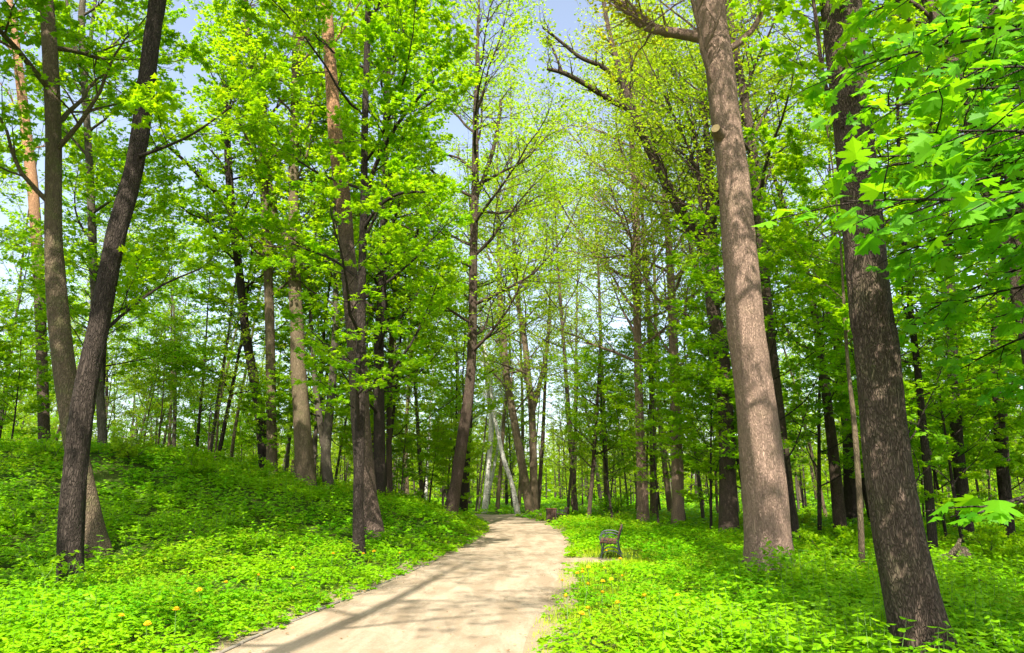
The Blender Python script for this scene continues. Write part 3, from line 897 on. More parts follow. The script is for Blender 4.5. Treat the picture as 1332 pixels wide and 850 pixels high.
main_tree('maple_tree', 'twin-stemmed dark tree leaning in at the edge of the wood behind maple leaves', None,
    [(1256, 130, 20), (1268, 180, 22), (1282, 225, 24), (1303, 290, 26), (1322, 350, 30), (1345, 450, 34), (1360, 560, 38), (1370, 720, 46)], 'brown', Y=13, H=17, k=20, seed=54, ridge=.01, crown=cr(hb=7, n=9500, spread=4.5, leaf='deep'),
    limbs=[[(1330, 380, 28, 0), (1328, 300, 27, -.2), (1320, 220, 25, -.3), (1308, 150, 22, -.3), (1300, 80, 20, -.3), (1296, 0, 16, -.3)]])

# the sawn-off stub on the thick pinkish trunk is part of that tree
def stub():
    root = [o for o in bpy.data.objects if o.type == 'EMPTY' and str(o.get('label', '')).startswith('thick pinkish')][0]
    Y0 = root.location.y
    p = at_plane(934, 172, Y0 - .28)
    mb = MB()
    d = nrm([-.55, -.8, .1])
    pts = np.array([p - d * .12, p, p + d * .10, p + d * .16])
    tube(mb, pts, [.15, .12, .105, .10], 20, 0, False, .01, 3)
    o = mb.link('branch_stub', BARK['pink'], root, tuple(root.location), label='short sawn-off branch stub with pale cut face')
    mb = MB()
    tube(mb, np.array([p + d * .145, p + d * .163]), [.096, .093], 20)
    c = mb.link('cut_face', M_CUT, o, tuple(root.location))
stub()

# ------------------------------------------------------------------ the maple branches that reach in from beside the massive trunk
def near_maple():
    rng = np.random.default_rng(77)
    bx, by = 6.6, 5.2
    bz = gz(bx, by)
    base = np.array([bx, by, bz])
    root = empty('maple_tree', base, 'maple whose big lobed leaves hang in sprays before the massive dark trunk', 'tree')
    P, R = shape_trunk(np.array([base, base + [.05, 0, 2], base + [-.1, .1, 5], base + [0, .1, 9], base + [.2, .1, 14]]), [.26, .22, .19, .14, .04], .15)
    mb = MB(); tube(mb, np.vstack([P[0] - UP * .4, P]), np.concatenate([[R[0]], R]), 24, 0, True, .01, 5, .2)
    mb.link('trunk', BARK['brown'], root, base)
    spec = [(1098, 262, 3.6), (1105, 205, 4.6), (1075, 100, 5.2), (1120, 140, 4.8), (1150, 60, 5.0), (1180, 175, 4.2), (1160, 215, 4.4), (1215, 120, 4.2), (1205, 40, 4.6),
            (1260, 90, 3.9), (1245, 170, 3.5), (1300, 150, 3.9), (1240, 15, 5.0), (1310, 40, 4.2), (1190, 265, 4.8), (1250, 240, 4.0), (1300, 250, 3.4), (1225, 320, 5.6),
            (1290, 330, 5.0), (1170, 330, 6.2), (1235, 400, 6.6), (1310, 410, 5.6), (1180, 420, 7.6), (1250, 480, 7.4), (1315, 500, 6.4), (1140, 290, 6.0), (1215, 215, 6.0),
            (1270, 300, 6.4), (1272, 668, 3.5), (1120, 20, 5.6), (1290, -10, 4.6), (1180, 110, 6.4), (1250, 130, 6.6), (1320, 200, 5.8)]
    tubes, TW = [], []
    for i, (px, py, Y) in enumerate(spec):
        e = at_plane(px, py, Y)
        zs = np.clip(e[2] - rng.uniform(.0, .5) + .1, 1.0, 12)
        k = min(int(np.searchsorted(P[:, 2], zs + bz)), len(P) - 1)
        s = P[k]
        mid = (s + e) / 2 + np.array([0, 0, rng.uniform(.15, .5)])
        C = spline(np.array([s, s * .7 + mid * .3 + [0, 0, .1], mid, mid * .4 + e * .6 + [0, 0, .06], e]), 6)
        tubes.append((C, np.linspace(.026, .005, len(C)), 6))
        n = len(C)
        sg = 1
        for q in range(n // 3, n - 1):
            sg = -sg
            dd = nrm(C[q + 1] - C[q])
            perp = nrm(np.cross(dd, UP)) * sg
            f = (q - n / 3) / (n * 2 / 3)
            grow(rng, C[q], dd * .7 + perp * .8 + UP * rng.normal(-.02, .12), rng.uniform(.35, .75) * (1.15 - .5 * f), .008, 2, tubes, TW, .0)
        TW.append((C[-4], C[-1])); TW.append((C[-2], C[-1]))
    mb = MB()
    for p, r, kk in tubes: tube(mb, p, r, kk, 0, False)
    mb.link('branches', BARK['dark'], root, base)
    mb = MB()
    leaves_on(mb, rng, TW, 2600, .145, L_MAPLE, .15, .40, .75, 1.0)
    # petioles are thin; the sprays themselves carry the look
    mb.link('crown', LEAF['near'], root, base)
near_maple()

# ------------------------------------------------------------------ describing a repeat by what it stands between
def px_of(p):
    return PW / 2 + FPX * p[0] / depth_of(p)

def between(p, short=True):
    T = sorted(PHOTO_TREES, key=lambda t: t[1])
    x = px_of(p)
    lo = [t for t in T if t[1] <= x]; hi = [t for t in T if t[1] > x]
    if not lo: return 'outside the ' + hi[0][0]
    if not hi: return 'beyond the ' + lo[-1][0]
    return 'between ' + lo[-1][0] + ' and ' + hi[0][0]

NAMED = {}
def label_later(o, kind, dist, p):
    NAMED.setdefault((kind, dist, between(p)), []).append((o, p))

def settle_labels():
    for (kind, dist, bt), L in NAMED.items():
        L.sort(key=lambda q: q[0].scale.z * 1.0)
        m = len(L)
        for i, (o, p) in enumerate(L):
            if m == 1: w = ''
            elif m == 2: w = ('shorter ', 'taller ')[i]
            elif i == 0: w = 'shortest '
            elif i == m - 1: w = 'tallest '
            else: w = 'middling '
            t = f'{w}{kind} {dist} {bt}'
            if len(t.replace('-', ' ').split()) > 16: t = f'{w}{kind} {bt}'
            o['label'] = t

# ------------------------------------------------------------------ the young maples and taller trees of the wood behind
def proto_tree(name, kind, H, r, crown, bark, seed, lean=.6, k=10):
    rng = np.random.default_rng(seed)
    P = [np.zeros(3)]
    d = nrm([rng.normal(0, .06), rng.normal(0, .06), 1])
    for i in range(5):
        d = nrm(d + np.array([rng.normal(0, .05), rng.normal(0, .05), .05]) * lean)
        P.append(P[-1] + d * H / 5)
    R = r * (1 - .9 * np.linspace(0, 1, 6) ** 1.1)
    o = build_tree(name, None, 'tree', np.array(P), R, bark, crown, None, seed, k, 0, .2, step=.5)
    return o

US = {}      # understory prototypes
US['bushy'] = [proto_tree('young_maple', '', 9.5, .07, cr(hb=1.6, spread=3.0, nl=20, n=6200, size=.14, leaf='maple', tmpl=L_LOBE, rise=(.05, .7)), 'dark', 101),
               proto_tree('young_maple', '', 12, .09, cr(hb=2.6, spread=3.4, nl=20, n=6800, size=.14, leaf='maple', tmpl=L_LOBE, rise=(.05, .7)), 'grey', 102)]
US['pale'] = [proto_tree('young_maple', '', 11, .08, cr(hb=2.0, spread=3.3, nl=20, n=4800, size=.12, leaf='spring', tmpl=L_KITE, rise=(.05, .7)), 'grey', 103),
              proto_tree('young_maple', '', 8, .06, cr(hb=1.2, spread=2.8, nl=18, n=4200, size=.12, leaf='spring', tmpl=L_KITE, rise=(.05, .7)), 'lime', 104)]
US['deep'] = [proto_tree('young_maple', '', 9, .07, cr(hb=1.2, spread=3.3, nl=22, n=6500, size=.15, leaf='deep', tmpl=L_LOBE, rise=(.0, .6)), 'dark', 105),
              proto_tree('young_maple', '', 6, .05, cr(hb=.7, spread=2.6, nl=18, n=7000, size=.14, leaf='maple', tmpl=L_LOBE, rise=(.0, .6)), 'dark', 106)]
TALL = {'lime': [proto_tree('lime_tree', '', 21, .145, cr(hb=8, spread=4.6, nl=15, n=4600, size=.13, leaf='spring', tmpl=L_KITE, rise=(.2, .9)), 'lime', 111),
                 proto_tree('lime_tree', '', 23, .17, cr(hb=9, spread=5.0, nl=16, n=4600, size=.13, leaf='maple', tmpl=L_KITE, rise=(.2, .9)), 'grey', 112)],
        'dark': [proto_tree('maple_tree', '', 19, .13, cr(hb=6, spread=4.4, nl=16, n=4600, size=.13, leaf='maple', tmpl=L_KITE, rise=(.1, .8)), 'dark', 113),
                 proto_tree('maple_tree', '', 21, .15, cr(hb=7, spread=4.6, nl=16, n=4600, size=.13, leaf='spring', tmpl=L_KITE, rise=(.1, .8)), 'brown', 114)],
        'birch': [proto_tree('birch_tree', '', 18, .13, cr(hb=7, spread=3.2, nl=16, n=4000, size=.11, leaf='spring', tmpl=L_KITE, rise=(.3, 1.0)), 'birch', 115)]}
FAR = [proto_tree('woodland_tree', '', 20, .20, cr(hb=4, spread=4.6, nl=14, n=2600, size=.2, leaf='spring', tmpl=L_KITE, dens=.7), 'dark', 121, k=7),
       proto_tree('woodland_tree', '', 17, .16, cr(hb=2.5, spread=4.4, nl=14, n=3600, size=.2, leaf='spring', tmpl=L_KITE, dens=.7), 'grey', 122, k=7),
       proto_tree('woodland_tree', '', 9, .09, cr(hb=.8, spread=3.6, nl=14, n=4400, size=.18, leaf='spring', tmpl=L_KITE, dens=.8), 'dark', 123, k=6),
       proto_tree('woodland_tree', '', 22, .22, cr(hb=9, spread=4.4, nl=12, n=2200, size=.2, leaf='spring', tmpl=L_KITE, dens=.7), 'lime', 124, k=7)]
POLE = [proto_tree('young_maple', '', 17, .085, cr(hb=7, spread=2.6, nl=12, n=1900, size=.13, leaf='spring', tmpl=L_KITE, rise=(.3, .9)), 'grey', 141),
        proto_tree('young_maple', '', 15, .07, cr(hb=6, spread=2.4, nl=12, n=1800, size=.13, leaf='maple', tmpl=L_KITE, rise=(.3, .9)), 'dark', 142, lean=1.4),
        proto_tree('young_maple', '', 19, .11, cr(hb=9, spread=2.8, nl=12, n=2000, size=.13, leaf='spring', tmpl=L_KITE, rise=(.3, .9)), 'lime', 143)]
_used = set()
def put(proto, x, y, sc, rz, sink=.05):
    if proto.name in _used:
        o = copy_tree(proto)
    else:
        o = proto; _used.add(proto.name)
    o.location = (x, y, gz(x, y) - sink); o.rotation_euler = (0, 0, rz); o.scale = (sc, sc, sc)
    return o

TAKEN = [(o.location.x, o.location.y, 1.2) for o in bpy.data.objects if o.type == 'EMPTY' and o.location.length > 1]
def free(x, y, gap):
    e, _, _ = path_dist(np.array([x]), np.array([y]))
    if e[0] < .8: return False
    return all((x - a) ** 2 + (y - b) ** 2 > max(gap, g) ** 2 for a, b, g in TAKEN)

frng = np.random.default_rng(5)
def scatter(n, ylo, yhi, gap, ok, width=.80):
    out = []; tries = 0
    while len(out) < n and tries < 6000:
        tries += 1
        y = math.sqrt(frng.uniform(ylo ** 2, yhi ** 2)); x = frng.uniform(-1, 1) * (width * y + 2)
        if ok(x, y) and free(x, y, gap):
            TAKEN.append((x, y, gap)); out.append((x, y))
    return out

def explicit(L, protos, group, kind, sc):
    for i, (x, y) in enumerate(L):
        TAKEN.append((x, y, 1.5))
        o = put(protos[i % len(protos)], x, y, sc * (.9 + .25 * ((i * 7) % 5) / 5), i * 1.3)
        o['group'] = group
        label_later(o, kind, dist_word(y), (x, y, gz(x, y)))

def dist_word(y):
    return 'not far back' if y < 36 else ('farther back' if y < 50 else 'far back')

def wood_side(x, y):
    u, s = dist_line(np.array([x]), np.array([y]), PATH_S)
    if y < 60 and s[0] < 0 and x < 5.5 and y < 44: return False       # the open lawn round the benches
    if s[0] > 0 and y < 27: return False                               # the open face of the mound
    return True

explicit([(-14, 23.5), (-17, 27), (-12.3, 29), (-8.8, 31), (-20, 24), (-7.2, 34), (-5.6, 30.5), (-4.6, 36.5), (-15, 33), (-10.6, 36), (-23, 31), (-18, 37), (-3.6, 41), (-13, 40)],
         US['bushy'], 'young maples growing under the taller trees', 'bushy young maple', 1.25)
explicit([(6.2, 46), (4.6, 51), (8.2, 41), (2.2, 60.5), (11, 49), (-4.5, 66), (.6, 66), (6, 70), (-9, 52)], TALL['lime'][:1] + TALL['dark'][1:], 'tall trees of the wood behind', 'tall slender trunk', 1.42)
explicit([(3.4, 43.5), (7, 52), (10, 37), (12.5, 43), (5.5, 62), (0, 70), (-3, 63), (9, 58), (13, 55)], US['pale'], 'young maples growing under the taller trees', 'pale young maple', 1.2)
explicit([(9, 16), (12, 19), (8.6, 21.5), (14, 23), (11, 25.5), (17, 22), (9.7, 29), (15, 28), (19, 27), (7.4, 26.5), (13, 15), (16, 18.5), (20, 31), (12, 33), (23, 27)],
         US['deep'], 'young maples growing under the taller trees', 'dusky young maple', 1.1)
explicit([(-9.6, 27), (-11.2, 26.2), (-6.4, 28.6), (-14.6, 28.5), (-18.5, 25.5), (-16, 30), (-21.5, 27.5), (-8, 37), (-11.8, 33), (-5.3, 33.5), (-3.9, 33), (-19.5, 33), (-2.9, 37), (-24, 35), (-7, 42)],
         [US['deep'][1], US['pale'][1]], 'young maples growing under the taller trees', 'low leafy sapling', .72)
explicit([(6.8, 33), (8.8, 36), (10.5, 31.5), (7.6, 40), (5.6, 39.5), (-4.2, 45), (-6.2, 48), (-3.6, 50), (-8.4, 45), (-10.5, 41)],
         US['bushy'], 'young maples growing under the taller trees', 'bushy young maple', .95)
# understory
for (x, y) in scatter(80, 22, 66, 2.2, lambda x, y: wood_side(x, y) and not (x > 2 and x < 9 and y < 30)):
    right = x > .10 * y + 3
    u = frng.random()
    key = ('deep' if u < .6 else 'bushy') if right and y < 45 else ('pale' if (u < .45 and abs(x) < .25 * y) or u < .2 else 'bushy')
    pr = US[key][frng.integers(2)]
    o = put(pr, x, y, frng.uniform(.75, 1.2), frng.uniform(0, 6.28))
    o['group'] = 'young maples growing under the taller trees'
    label_later(o, {'deep': 'dusky young maple', 'bushy': 'bushy young maple', 'pale': 'pale young maple'}[key], dist_word(y), (x, y, gz(x, y)))
# tall trunks
for (x, y) in scatter(28, 30, 78, 2.6, wood_side):
    u = frng.random()
    key = 'lime' if u < .45 else ('dark' if u < .85 else 'birch')
    pr = TALL[key][frng.integers(len(TALL[key]))]
    o = put(pr, x, y, frng.uniform(.95, 1.4), frng.uniform(0, 6.28))
    o['group'] = 'tall trees of the wood behind'
    label_later(o, {'lime': 'tall tan trunk', 'dark': 'tall dark trunk', 'birch': 'white birch'}[key], dist_word(y), (x, y, gz(x, y)))
# slender poles
for (x, y) in scatter(70, 25, 75, 1.3, wood_side):
    k = int(frng.integers(3))
    o = put(POLE[k], x, y, frng.uniform(.8, 1.3), frng.uniform(0, 6.28))
    o['group'] = 'slender poles among the taller trees'
    label_later(o, ('slim grey pole', 'slim dark pole', 'slim tan pole')[k], dist_word(y), (x, y, gz(x, y)))
# far wood
for i, (x, y) in enumerate(scatter(130, 52, 115, 1.7, lambda x, y: wood_side(x, y), .85) + scatter(110, 70, 170, 2.0, lambda x, y: True, .85)):
    pr = FAR[2] if i < 130 else FAR[frng.choice(4, p=[.28, .3, .22, .2])]
    o = put(pr, x, y, frng.uniform(.75, 1.2), frng.uniform(0, 6.28))
    side = 'behind the mound' if x < -.27 * y else ('beyond the path fork' if x < .12 * y else 'beyond the thick pinkish trunk')
    d = 'far' if y < 110 else 'farthest'
    o['label'] = f'tree standing {"far off in the dense wood" if d == "far" else "at the distant end of the wood"} {side}'
    o['group'] = f'trees {"far off" if d == "far" else "at the distant end"} {side}'
def distant_wood():
    r_ = np.random.default_rng(88)
    n = 60000
    y = r_.uniform(135, 230, n); x = r_.uniform(-1, 1, n) * (.9 * y + 10)
    top = 4 + 9 * n2(x, y, 14, 51) + 5 * (n2(x, y, 4, 52) - .5)
    z = ground_z(x, y) + top * r_.random(n) ** .8
    pos = np.stack([x, y, z], 1)
    aa = r_.uniform(0, 6.28, n)
    mb = MB()
    put_leaves(mb, pos, np.stack([np.cos(aa), np.sin(aa), r_.normal(0, .4, n)], 1), np.stack([r_.normal(0, .6, n), r_.normal(0, .6, n), np.ones(n)], 1), r_.uniform(.6, 1.5, n), L_KITE, np.clip(n2(x, y, 9, 53) + r_.normal(0, .2, n), 0, 1))
    for i in range(500):
        xx = r_.uniform(-1, 1) * 140; yy = r_.uniform(130, 180); g = gz(xx, yy)
        tube(mb, np.array([[xx, yy, g - .3], [xx + r_.normal(0, .3), yy, g + 6], [xx + r_.normal(0, .8), yy, g + 15]]), [.22, .18, .08], 5, 1, False)
    o = mb.link('distant_wood', [LEAF['maple'], BARK['dark']])
    tag(o, 'far-off mass of the wood closing the view between the trunks', None, None, 'stuff')
distant_wood()
# trees added outside the picture on the sunny side to throw dappled shade
SHADE = [proto_tree('lime_tree', '', 19, .2, cr(hb=8, spread=4.6, nl=13, n=5200, size=.17, leaf='maple', tmpl=L_KITE), 'lime', 131),
         proto_tree('maple_tree', '', 18, .2, cr(hb=7, spread=4.2, nl=13, n=9500, size=.17, leaf='maple', tmpl=L_KITE), 'dark', 132)]
SHADE.append(proto_tree('maple_tree', '', 23, .24, cr(hb=10, spread=5.0, nl=12, n=2200, size=.16, leaf='maple', tmpl=L_KITE), 'dark', 133))
SH = [(-8.7, 5.4, 1), (-3.5, -1.2, 2), (4.5, -2.2, 1), (-12.8, 9.6, 1), (-9.3, 9.0, 1), (-7.4, 4.4, 2), (9.5, -2.0, 1), (-21, 12.5, 1), (14.5, 9, 1), (11.5, 2.5, 1), (-16.5, 7.5, 1), (-14.5, 13.5, 1), (-18.5, 16, 1)]
SHP = SHADE
for i, (x, y, k) in enumerate(SH):
    o = put(SHP[k], x, y, 1.18 if x < -8 else .98, i * 1.7)
    o['label'] = 'tall leafy tree added to cast shade, trunk outside the picture on the sunny side'
    o['group'] = 'shade trees added outside the picture'
for L in list(US.values()) + list(TALL.values()) + [FAR, SHADE, POLE]:
    for pr in L:
        if pr.name not in _used:
            for ch in list(pr.children): bpy.data.objects.remove(ch)
            bpy.data.objects.remove(pr)

# ------------------------------------------------------------------ shrubs and seedlings
def shrub_proto(seed, h, spread, n, size, leaf, stems=9, tmpl=L_LOBE):
    rng = np.random.default_rng(seed)
    root = empty('shrub', (0, 0, 0), None, 'shrub')
    tubes, TW = [], []
    for i in range(stems):
        a = rng.uniform(0, 6.28); el = rng.uniform(.5, 1.35)
        d = np.array([math.cos(a) * math.cos(el), math.sin(a) * math.cos(el), math.sin(el)])
        L = h * rng.uniform(.6, 1.1) * (1 if el > .9 else spread)
        grow(rng, np.array([rng.normal(0, .08), rng.normal(0, .08), -.08]), d, L, .012 + .006 * h, 0, tubes, TW, .06, 1.3)
    mb = MB()
    for p, r, k in tubes: tube(mb, p, r, min(k, 5), 0, False)
    mb.link('stems', BARK['grey'], root)
    mb = MB(); leaves_on(mb, rng, TW, n, size, tmpl, .12, .6)
    mb.link('foliage', LEAF[leaf], root)
    return root
SHRUB = [shrub_proto(201, 1.7, 1.0, 3200, .10, 'deep', 12), shrub_proto(202, 1.0, 1.1, 1700, .10, 'maple', 9), shrub_proto(203, .7, 1.1, 900, .09, 'deep', 8), shrub_proto(204, 1.2, 1.0, 1700, .10, 'spring', 9, L_OVAL)]
b = hit(797, 677)
o = put(SHRUB[0], b[0], b[1], 1.05, .4); tag(o, 'dense dark round shrub beside the pale-footed sapling')
spots = [(250, 622, 1, 1.0), (168, 600, 3, .9), (330, 628, 1, .8), (60, 600, 2, 1.2), (1130, 742, 1, .65), (1075, 735, 1, .9), (1055, 768, 2, .8), (1280, 735, 1, .9), (1185, 722, 2, 1.1),
         (1150, 690, 1, 1.0), (1240, 690, 0, .7), (1320, 690, 1, 1.1), (870, 650, 3, 1.0), (1040, 690, 3, .8), (910, 660, 1, .9), (560, 655, 3, .9), (630, 650, 1, 1.2), (740, 649, 1, 1.2),
         (290, 690, 2, .7), (410, 650, 2, .8), (30, 690, 2, .9), (210, 660, 2, .9)]
for (px, py, k, s) in spots:
    b = hit(px, py, 70)
    if path_dist(b[:1], b[1:2])[0][0] < .6: continue
    o = put(SHRUB[k], b[0], b[1], s, px * .37)
    o['group'] = 'low shrubs on the forest floor'
    label_later(o, ('tall dark shrub', 'bright-green leafy shrub', 'low dark shrub', 'pale-green shrub')[k], 'on the ground', b)
settle_labels()

# leafy shoots at the foot of the dark leaning trunk and of the massive trunk
def shoots(px, py, label, leaf, h, n, seed, size=.11, near=0):
    b = hit(px, py)
    rng = np.random.default_rng(seed)
    root = empty('leafy_shoot', b, label, 'plant')
    tubes, TW = [], []
    for i in range(7):
        a = rng.uniform(0, 6.28)
        grow(rng, b + [rng.normal(0, .1), rng.normal(0, .06), -.05], nrm([math.cos(a) * .6, math.sin(a) * .6, 1]), h * rng.uniform(.6, 1.1), .008, 1, tubes, TW, .05)
    mb = MB()
    for p, r, k in tubes: tube(mb, p, r, 4, 0, False)
    mb.link('stems', M_STEM, root, b)
    mb = MB(); leaves_on(mb, rng, TW, n, size, L_LOBE, .08, .5)
    mb.link('foliage', LEAF[leaf], root, b)
shoots(84, 778, 'dark ivy-like shoots at the foot of the dark leaning trunk', 'deep', .75, 130, 301)
shoots(1160, 845, 'dark leafy shoots at the foot of the massive dark trunk', 'deep', .45, 120, 302)
shoots(1040, 765, 'dark leafy clump at the foot of the thick pinkish trunk', 'deep', .7, 230, 303)
shoots(848, 684, 'small bright shoots at the foot of the slim grey trunk', 'ground', .8, 110, 304, .09)

# ------------------------------------------------------------------ fallen log
def log():
    b = hit(1228, 742)
    rng = np.random.default_rng(9)
    root = empty('fallen_log', b, 'broken rotten log lying in the plants between two dark trunks', 'log')
    mb = MB()
    P = spline(np.array([b + [-.75, -.1, .06], b + [-.3, 0, .13], b + [.15, .12, .17], b + [.62, .2, .30]]), 8)
    tube(mb, P, np.linspace(.07, .15, len(P)), 22, 0, True, .03, 4)
    mb.link('stem', M_LOG, root, b)
    mb = MB()
    P = spline(np.array([b + [.15, .1, .2], b + [.3, -.05, .45], b + [.36, -.1, .62]]), 5)
    tube(mb, P, np.linspace(.07, .03, len(P)), 10, 0, True, .01, 6)
    P = spline(np.array([b + [-.5, -.05, .1], b + [-.75, -.3, .2], b + [-1.0, -.42, .18]]), 5)
    tube(mb, P, np.linspace(.04, .015, len(P)), 8, 0, True, .006, 7)
    mb.link('branches', M_LOG, root, b)
log()

# ------------------------------------------------------------------ benches and the litter bin
def bench():
    root = empty('park_bench', (0, 0, 0), None, 'bench', 'park benches beside the path')
    LEN = 1.7
    def flat(mb, pts, y, r=.017, m=5):
        S = spline(np.array([(p[0], y, p[1]) for p in pts]), m)
        tube(mb, S, np.full(len(S), r), 8)
    for y in (-LEN / 2 + .12, LEN / 2 - .12):
        mb = MB()
        flat(mb, [(-.27, 0), (-.235, .14), (-.225, .28), (-.25, .42)], y, .021)
        flat(mb, [(.34, 0), (.27, .14), (.235, .30), (.24, .44), (.29, .62), (.37, .84)], y, .021)
        flat(mb, [(-.25, .415), (-.1, .405), (.1, .40), (.24, .43)], y, .018)
        flat(mb, [(-.25, .10), (-.12, .185), (.02, .205), (.16, .185), (.28, .10)], y, .014)
        flat(mb, [(-.23, .22), (-.1, .285), (.02, .30), (.14, .285), (.25, .22)], y, .012)
        box(mb, (-.285, y, .012), (.10, .06, .024), 0, .006); box(mb, (.35, y, .012), (.10, .06, .024), 0, .006)
        fr = mb.link('side_frame', M_IRON, root)
        mb = MB()
        flat(mb, [(.285, .60), (.15, .655), (0, .675), (-.14, .665), (-.25, .62), (-.285, .55), (-.265, .47), (-.25, .42)], y, .019)
        flat(mb, [(.22, .52), (.1, .59), (-.03, .60), (-.14, .56), (-.17, .50), (-.13, .46), (-.09, .49)], y, .012)
        mb.link('armrest', M_IRON, fr)
    mb = MB()
    for i, x in enumerate((-.215, -.10, .015, .13)):
        box(mb, (x, 0, .445 - .008 * i), (.105, LEN, .042), 0, .01)
    box(mb, (-.268, 0, .425), (.03, LEN, .075), 0, .008)
    mb.link('seat', M_WOOD, root)
    mb = MB()
    th = .35
    Rm = np.array([[math.cos(th), 0, math.sin(th)], [0, 1, 0], [-math.sin(th), 0, math.cos(th)]])
    for (x, z) in ((.262, .565), (.302, .68), (.342, .795)):
        box(mb, (x - .02, 0, z), (.036, LEN, .105), 0, .01, rot=Rm)
    mb.link('backrest', M_WOOD, root)
    return root
b1 = hit(800, 728)
bn = bench(); bn.scale = (.88, .88, .92); bn.location = (b1[0], b1[1] + .75, gz(b1[0], b1[1] + .75)); bn.rotation_euler = (0, 0, math.radians(-9))
bn['label'] = 'slatted wooden bench with iron arms, alone on the lawn beside the path'
b2 = hit(731, 678.5)
bm = copy_tree(bn); bm.location = (b2[0] + .05, b2[1] + .7, gz(b2[0], b2[1] + .7)); bm.rotation_euler = (0, 0, math.radians(4))
bm['label'] = 'distant slatted bench standing right behind the brown litter bin'

def litter_bin():
    p = np.array([b2[0] - .63, b2[1] - .35]); z = gz(*p)
    root = empty('litter_bin', (p[0], p[1], z), 'brown slatted litter bin with a reddish lid beside the distant bench', 'bin')
    s = .56; h = .66
    mb = MB()
    for sd in range(4):
        a = sd * math.pi / 2
        for i in range(5):
            t = (i - 2) * .106
            c = np.array([math.cos(a) * s / 2 - math.sin(a) * t, math.sin(a) * s / 2 + math.cos(a) * t, h / 2 + .05])
            box(mb, c, (.024, .094, h), a, .006)
    mb.link('slatted_body', M_BIN, root)
    mb = MB()
    for sx in (-1, 1):
        for sy in (-1, 1): box(mb, (sx * s / 2 * .93, sy * s / 2 * .93, .36), (.045, .045, .70), 0, .008)
    mb.link('frame', M_IRON, root)
    mb = MB()
    w = .64; zt = h + .075
    for (cx, cy, sx, sy) in ((0, w / 2 - .07, w, .14), (0, -w / 2 + .07, w, .14), (w / 2 - .07, 0, .14, w - .284), (-w / 2 + .07, 0, .14, w - .284)):
        box(mb, (cx, cy, zt), (sx, sy, .045), 0, .008)
    mb.link('lid', M_BINTOP, root)
    mb = MB()
    a = np.linspace(0, 2 * math.pi, 25)[:-1]
    zz = [.08, .66]
    ring = np.array([[.19 * math.cos(q), .19 * math.sin(q), z_] for z_ in zz for q in a] + [[0, 0, .08]])
    i = np.arange(24)
    mb.add(ring, np.stack([i, (i + 1) % 24, 24 + (i + 1) % 24, 24 + i], 1)); mb.add(ring, np.stack([i, (i + 1) % 24, np.full(24, 48)], 1))
    mb.link('inner_bucket', M_IRON, root)
litter_bin()

# ------------------------------------------------------------------ ground cover
grng = np.random.default_rng(42)
BENCH_XY = [(bn.location.x, bn.location.y), (bm.location.x, bm.location.y), (bm.location.x - .6, bm.location.y - 1.6)]
def sample_ground(dens, ylo, yhi, margin=3.0, width=.80):
    A = (width * (ylo + yhi) + 2 * margin) * (yhi - ylo)
    n = int(dens * A)
    y = np.sqrt(grng.uniform(0, 1, n) * (yhi ** 2 - ylo ** 2) + ylo ** 2)
    x = grng.uniform(-1, 1, n) * (width * y + margin)
    e, d, s = path_dist(x, y)
    return x, y, e, s

TRUNKS = np.array([[a, b] for a, b, g in TAKEN])
def cover(mb, dens, ylo, yhi, leaf, hgt, stems, leaflets=3, tmpl=L_OVAL, sel=None):
    x, y, e, s = sample_ground(dens, ylo, yhi)
    patch = n2(x, y, 2.2, 21); fine = n2(x, y, .7, 22)
    keep = (e > -.06 + .26 * grng.random(len(x)) + .25 * (fine - .5)) & (grng.random(len(x)) < .1 + 1.5 * fine) 
    if sel is not None:
        keep &= n2(x, y, 2.6, sel) + .35 * (n2(x, y, .8, sel + 1) - .5) > .54
    for (cx, cy) in BENCH_XY:
        keep &= np.hypot((x - cx) / .9, (y - cy) / 1.6) > .75 + .25 * fine
    keep &= ~((s < 0) & (e < .75 * n2(x, y, 1.3, 61) * (y < 15)) & (grng.random(len(x)) < .9))
    # a trodden, grassy strip beside the path on the bench side
    keep &= ~((s < 0) & (e < 1.3 + .8 * (fine - .5)) & (y < 17) & (grng.random(len(x)) < .6))
    x, y, e, s, patch, fine = x[keep], y[keep], e[keep], s[keep], patch[keep], fine[keep]
    hs = hgt * np.where((s < 0) & (np.abs(x - 1.5) < 1.6) & (y > 14.5) & (y < 17.6), .35, 1.0) * (.5 + .9 * fine) * np.clip(.35 + e * .75, .3, 1) * grng.uniform(.7, 1.3, len(x))
    z = ground_z(x, y)
    nP = len(x)
    a = grng.uniform(0, 6.28, (nP, stems)); r = grng.uniform(.25, 1.0, (nP, stems)) * (hs * .75)[:, None]
    hh = hs[:, None] * grng.uniform(.45, 1.1, (nP, stems))
    T = np.stack([x[:, None] + np.cos(a) * r, y[:, None] + np.sin(a) * r, z[:, None] + hh], -1).reshape(-1, 3)
    az = a.ravel()
    tone = np.repeat(np.clip(.15 + .55 * patch + .35 * (fine - .5) + grng.normal(0, .12, nP), 0, 1), stems)
    # no leaf over the gravel
    et, _, _ = path_dist(T[:, 0], T[:, 1])
    k2 = et > -.12 - .2 * grng.random(len(T)) ** 3
    T, az, tone = T[k2], az[k2], tone[k2]
    n = len(T)
    for q in range(leaflets):
        da = (0, 1.25, -1.25, 2.4, -2.4)[q] if leaflets > 1 else 0
        aa = az + da + grng.normal(0, .2, n)
        tip = np.stack([np.cos(aa), np.sin(aa), grng.normal(-.22, .22, n)], 1)
        nor = np.stack([grng.normal(0, .35, n), grng.normal(0, .35, n), np.ones(n)], 1)
        sz = leaf * grng.uniform(.6, 1.25, n) * (1 if q == 0 else .85)
        put_leaves(mb, T, tip, nor, sz, tmpl, np.clip(tone + grng.normal(0, .1, n), 0, 1))

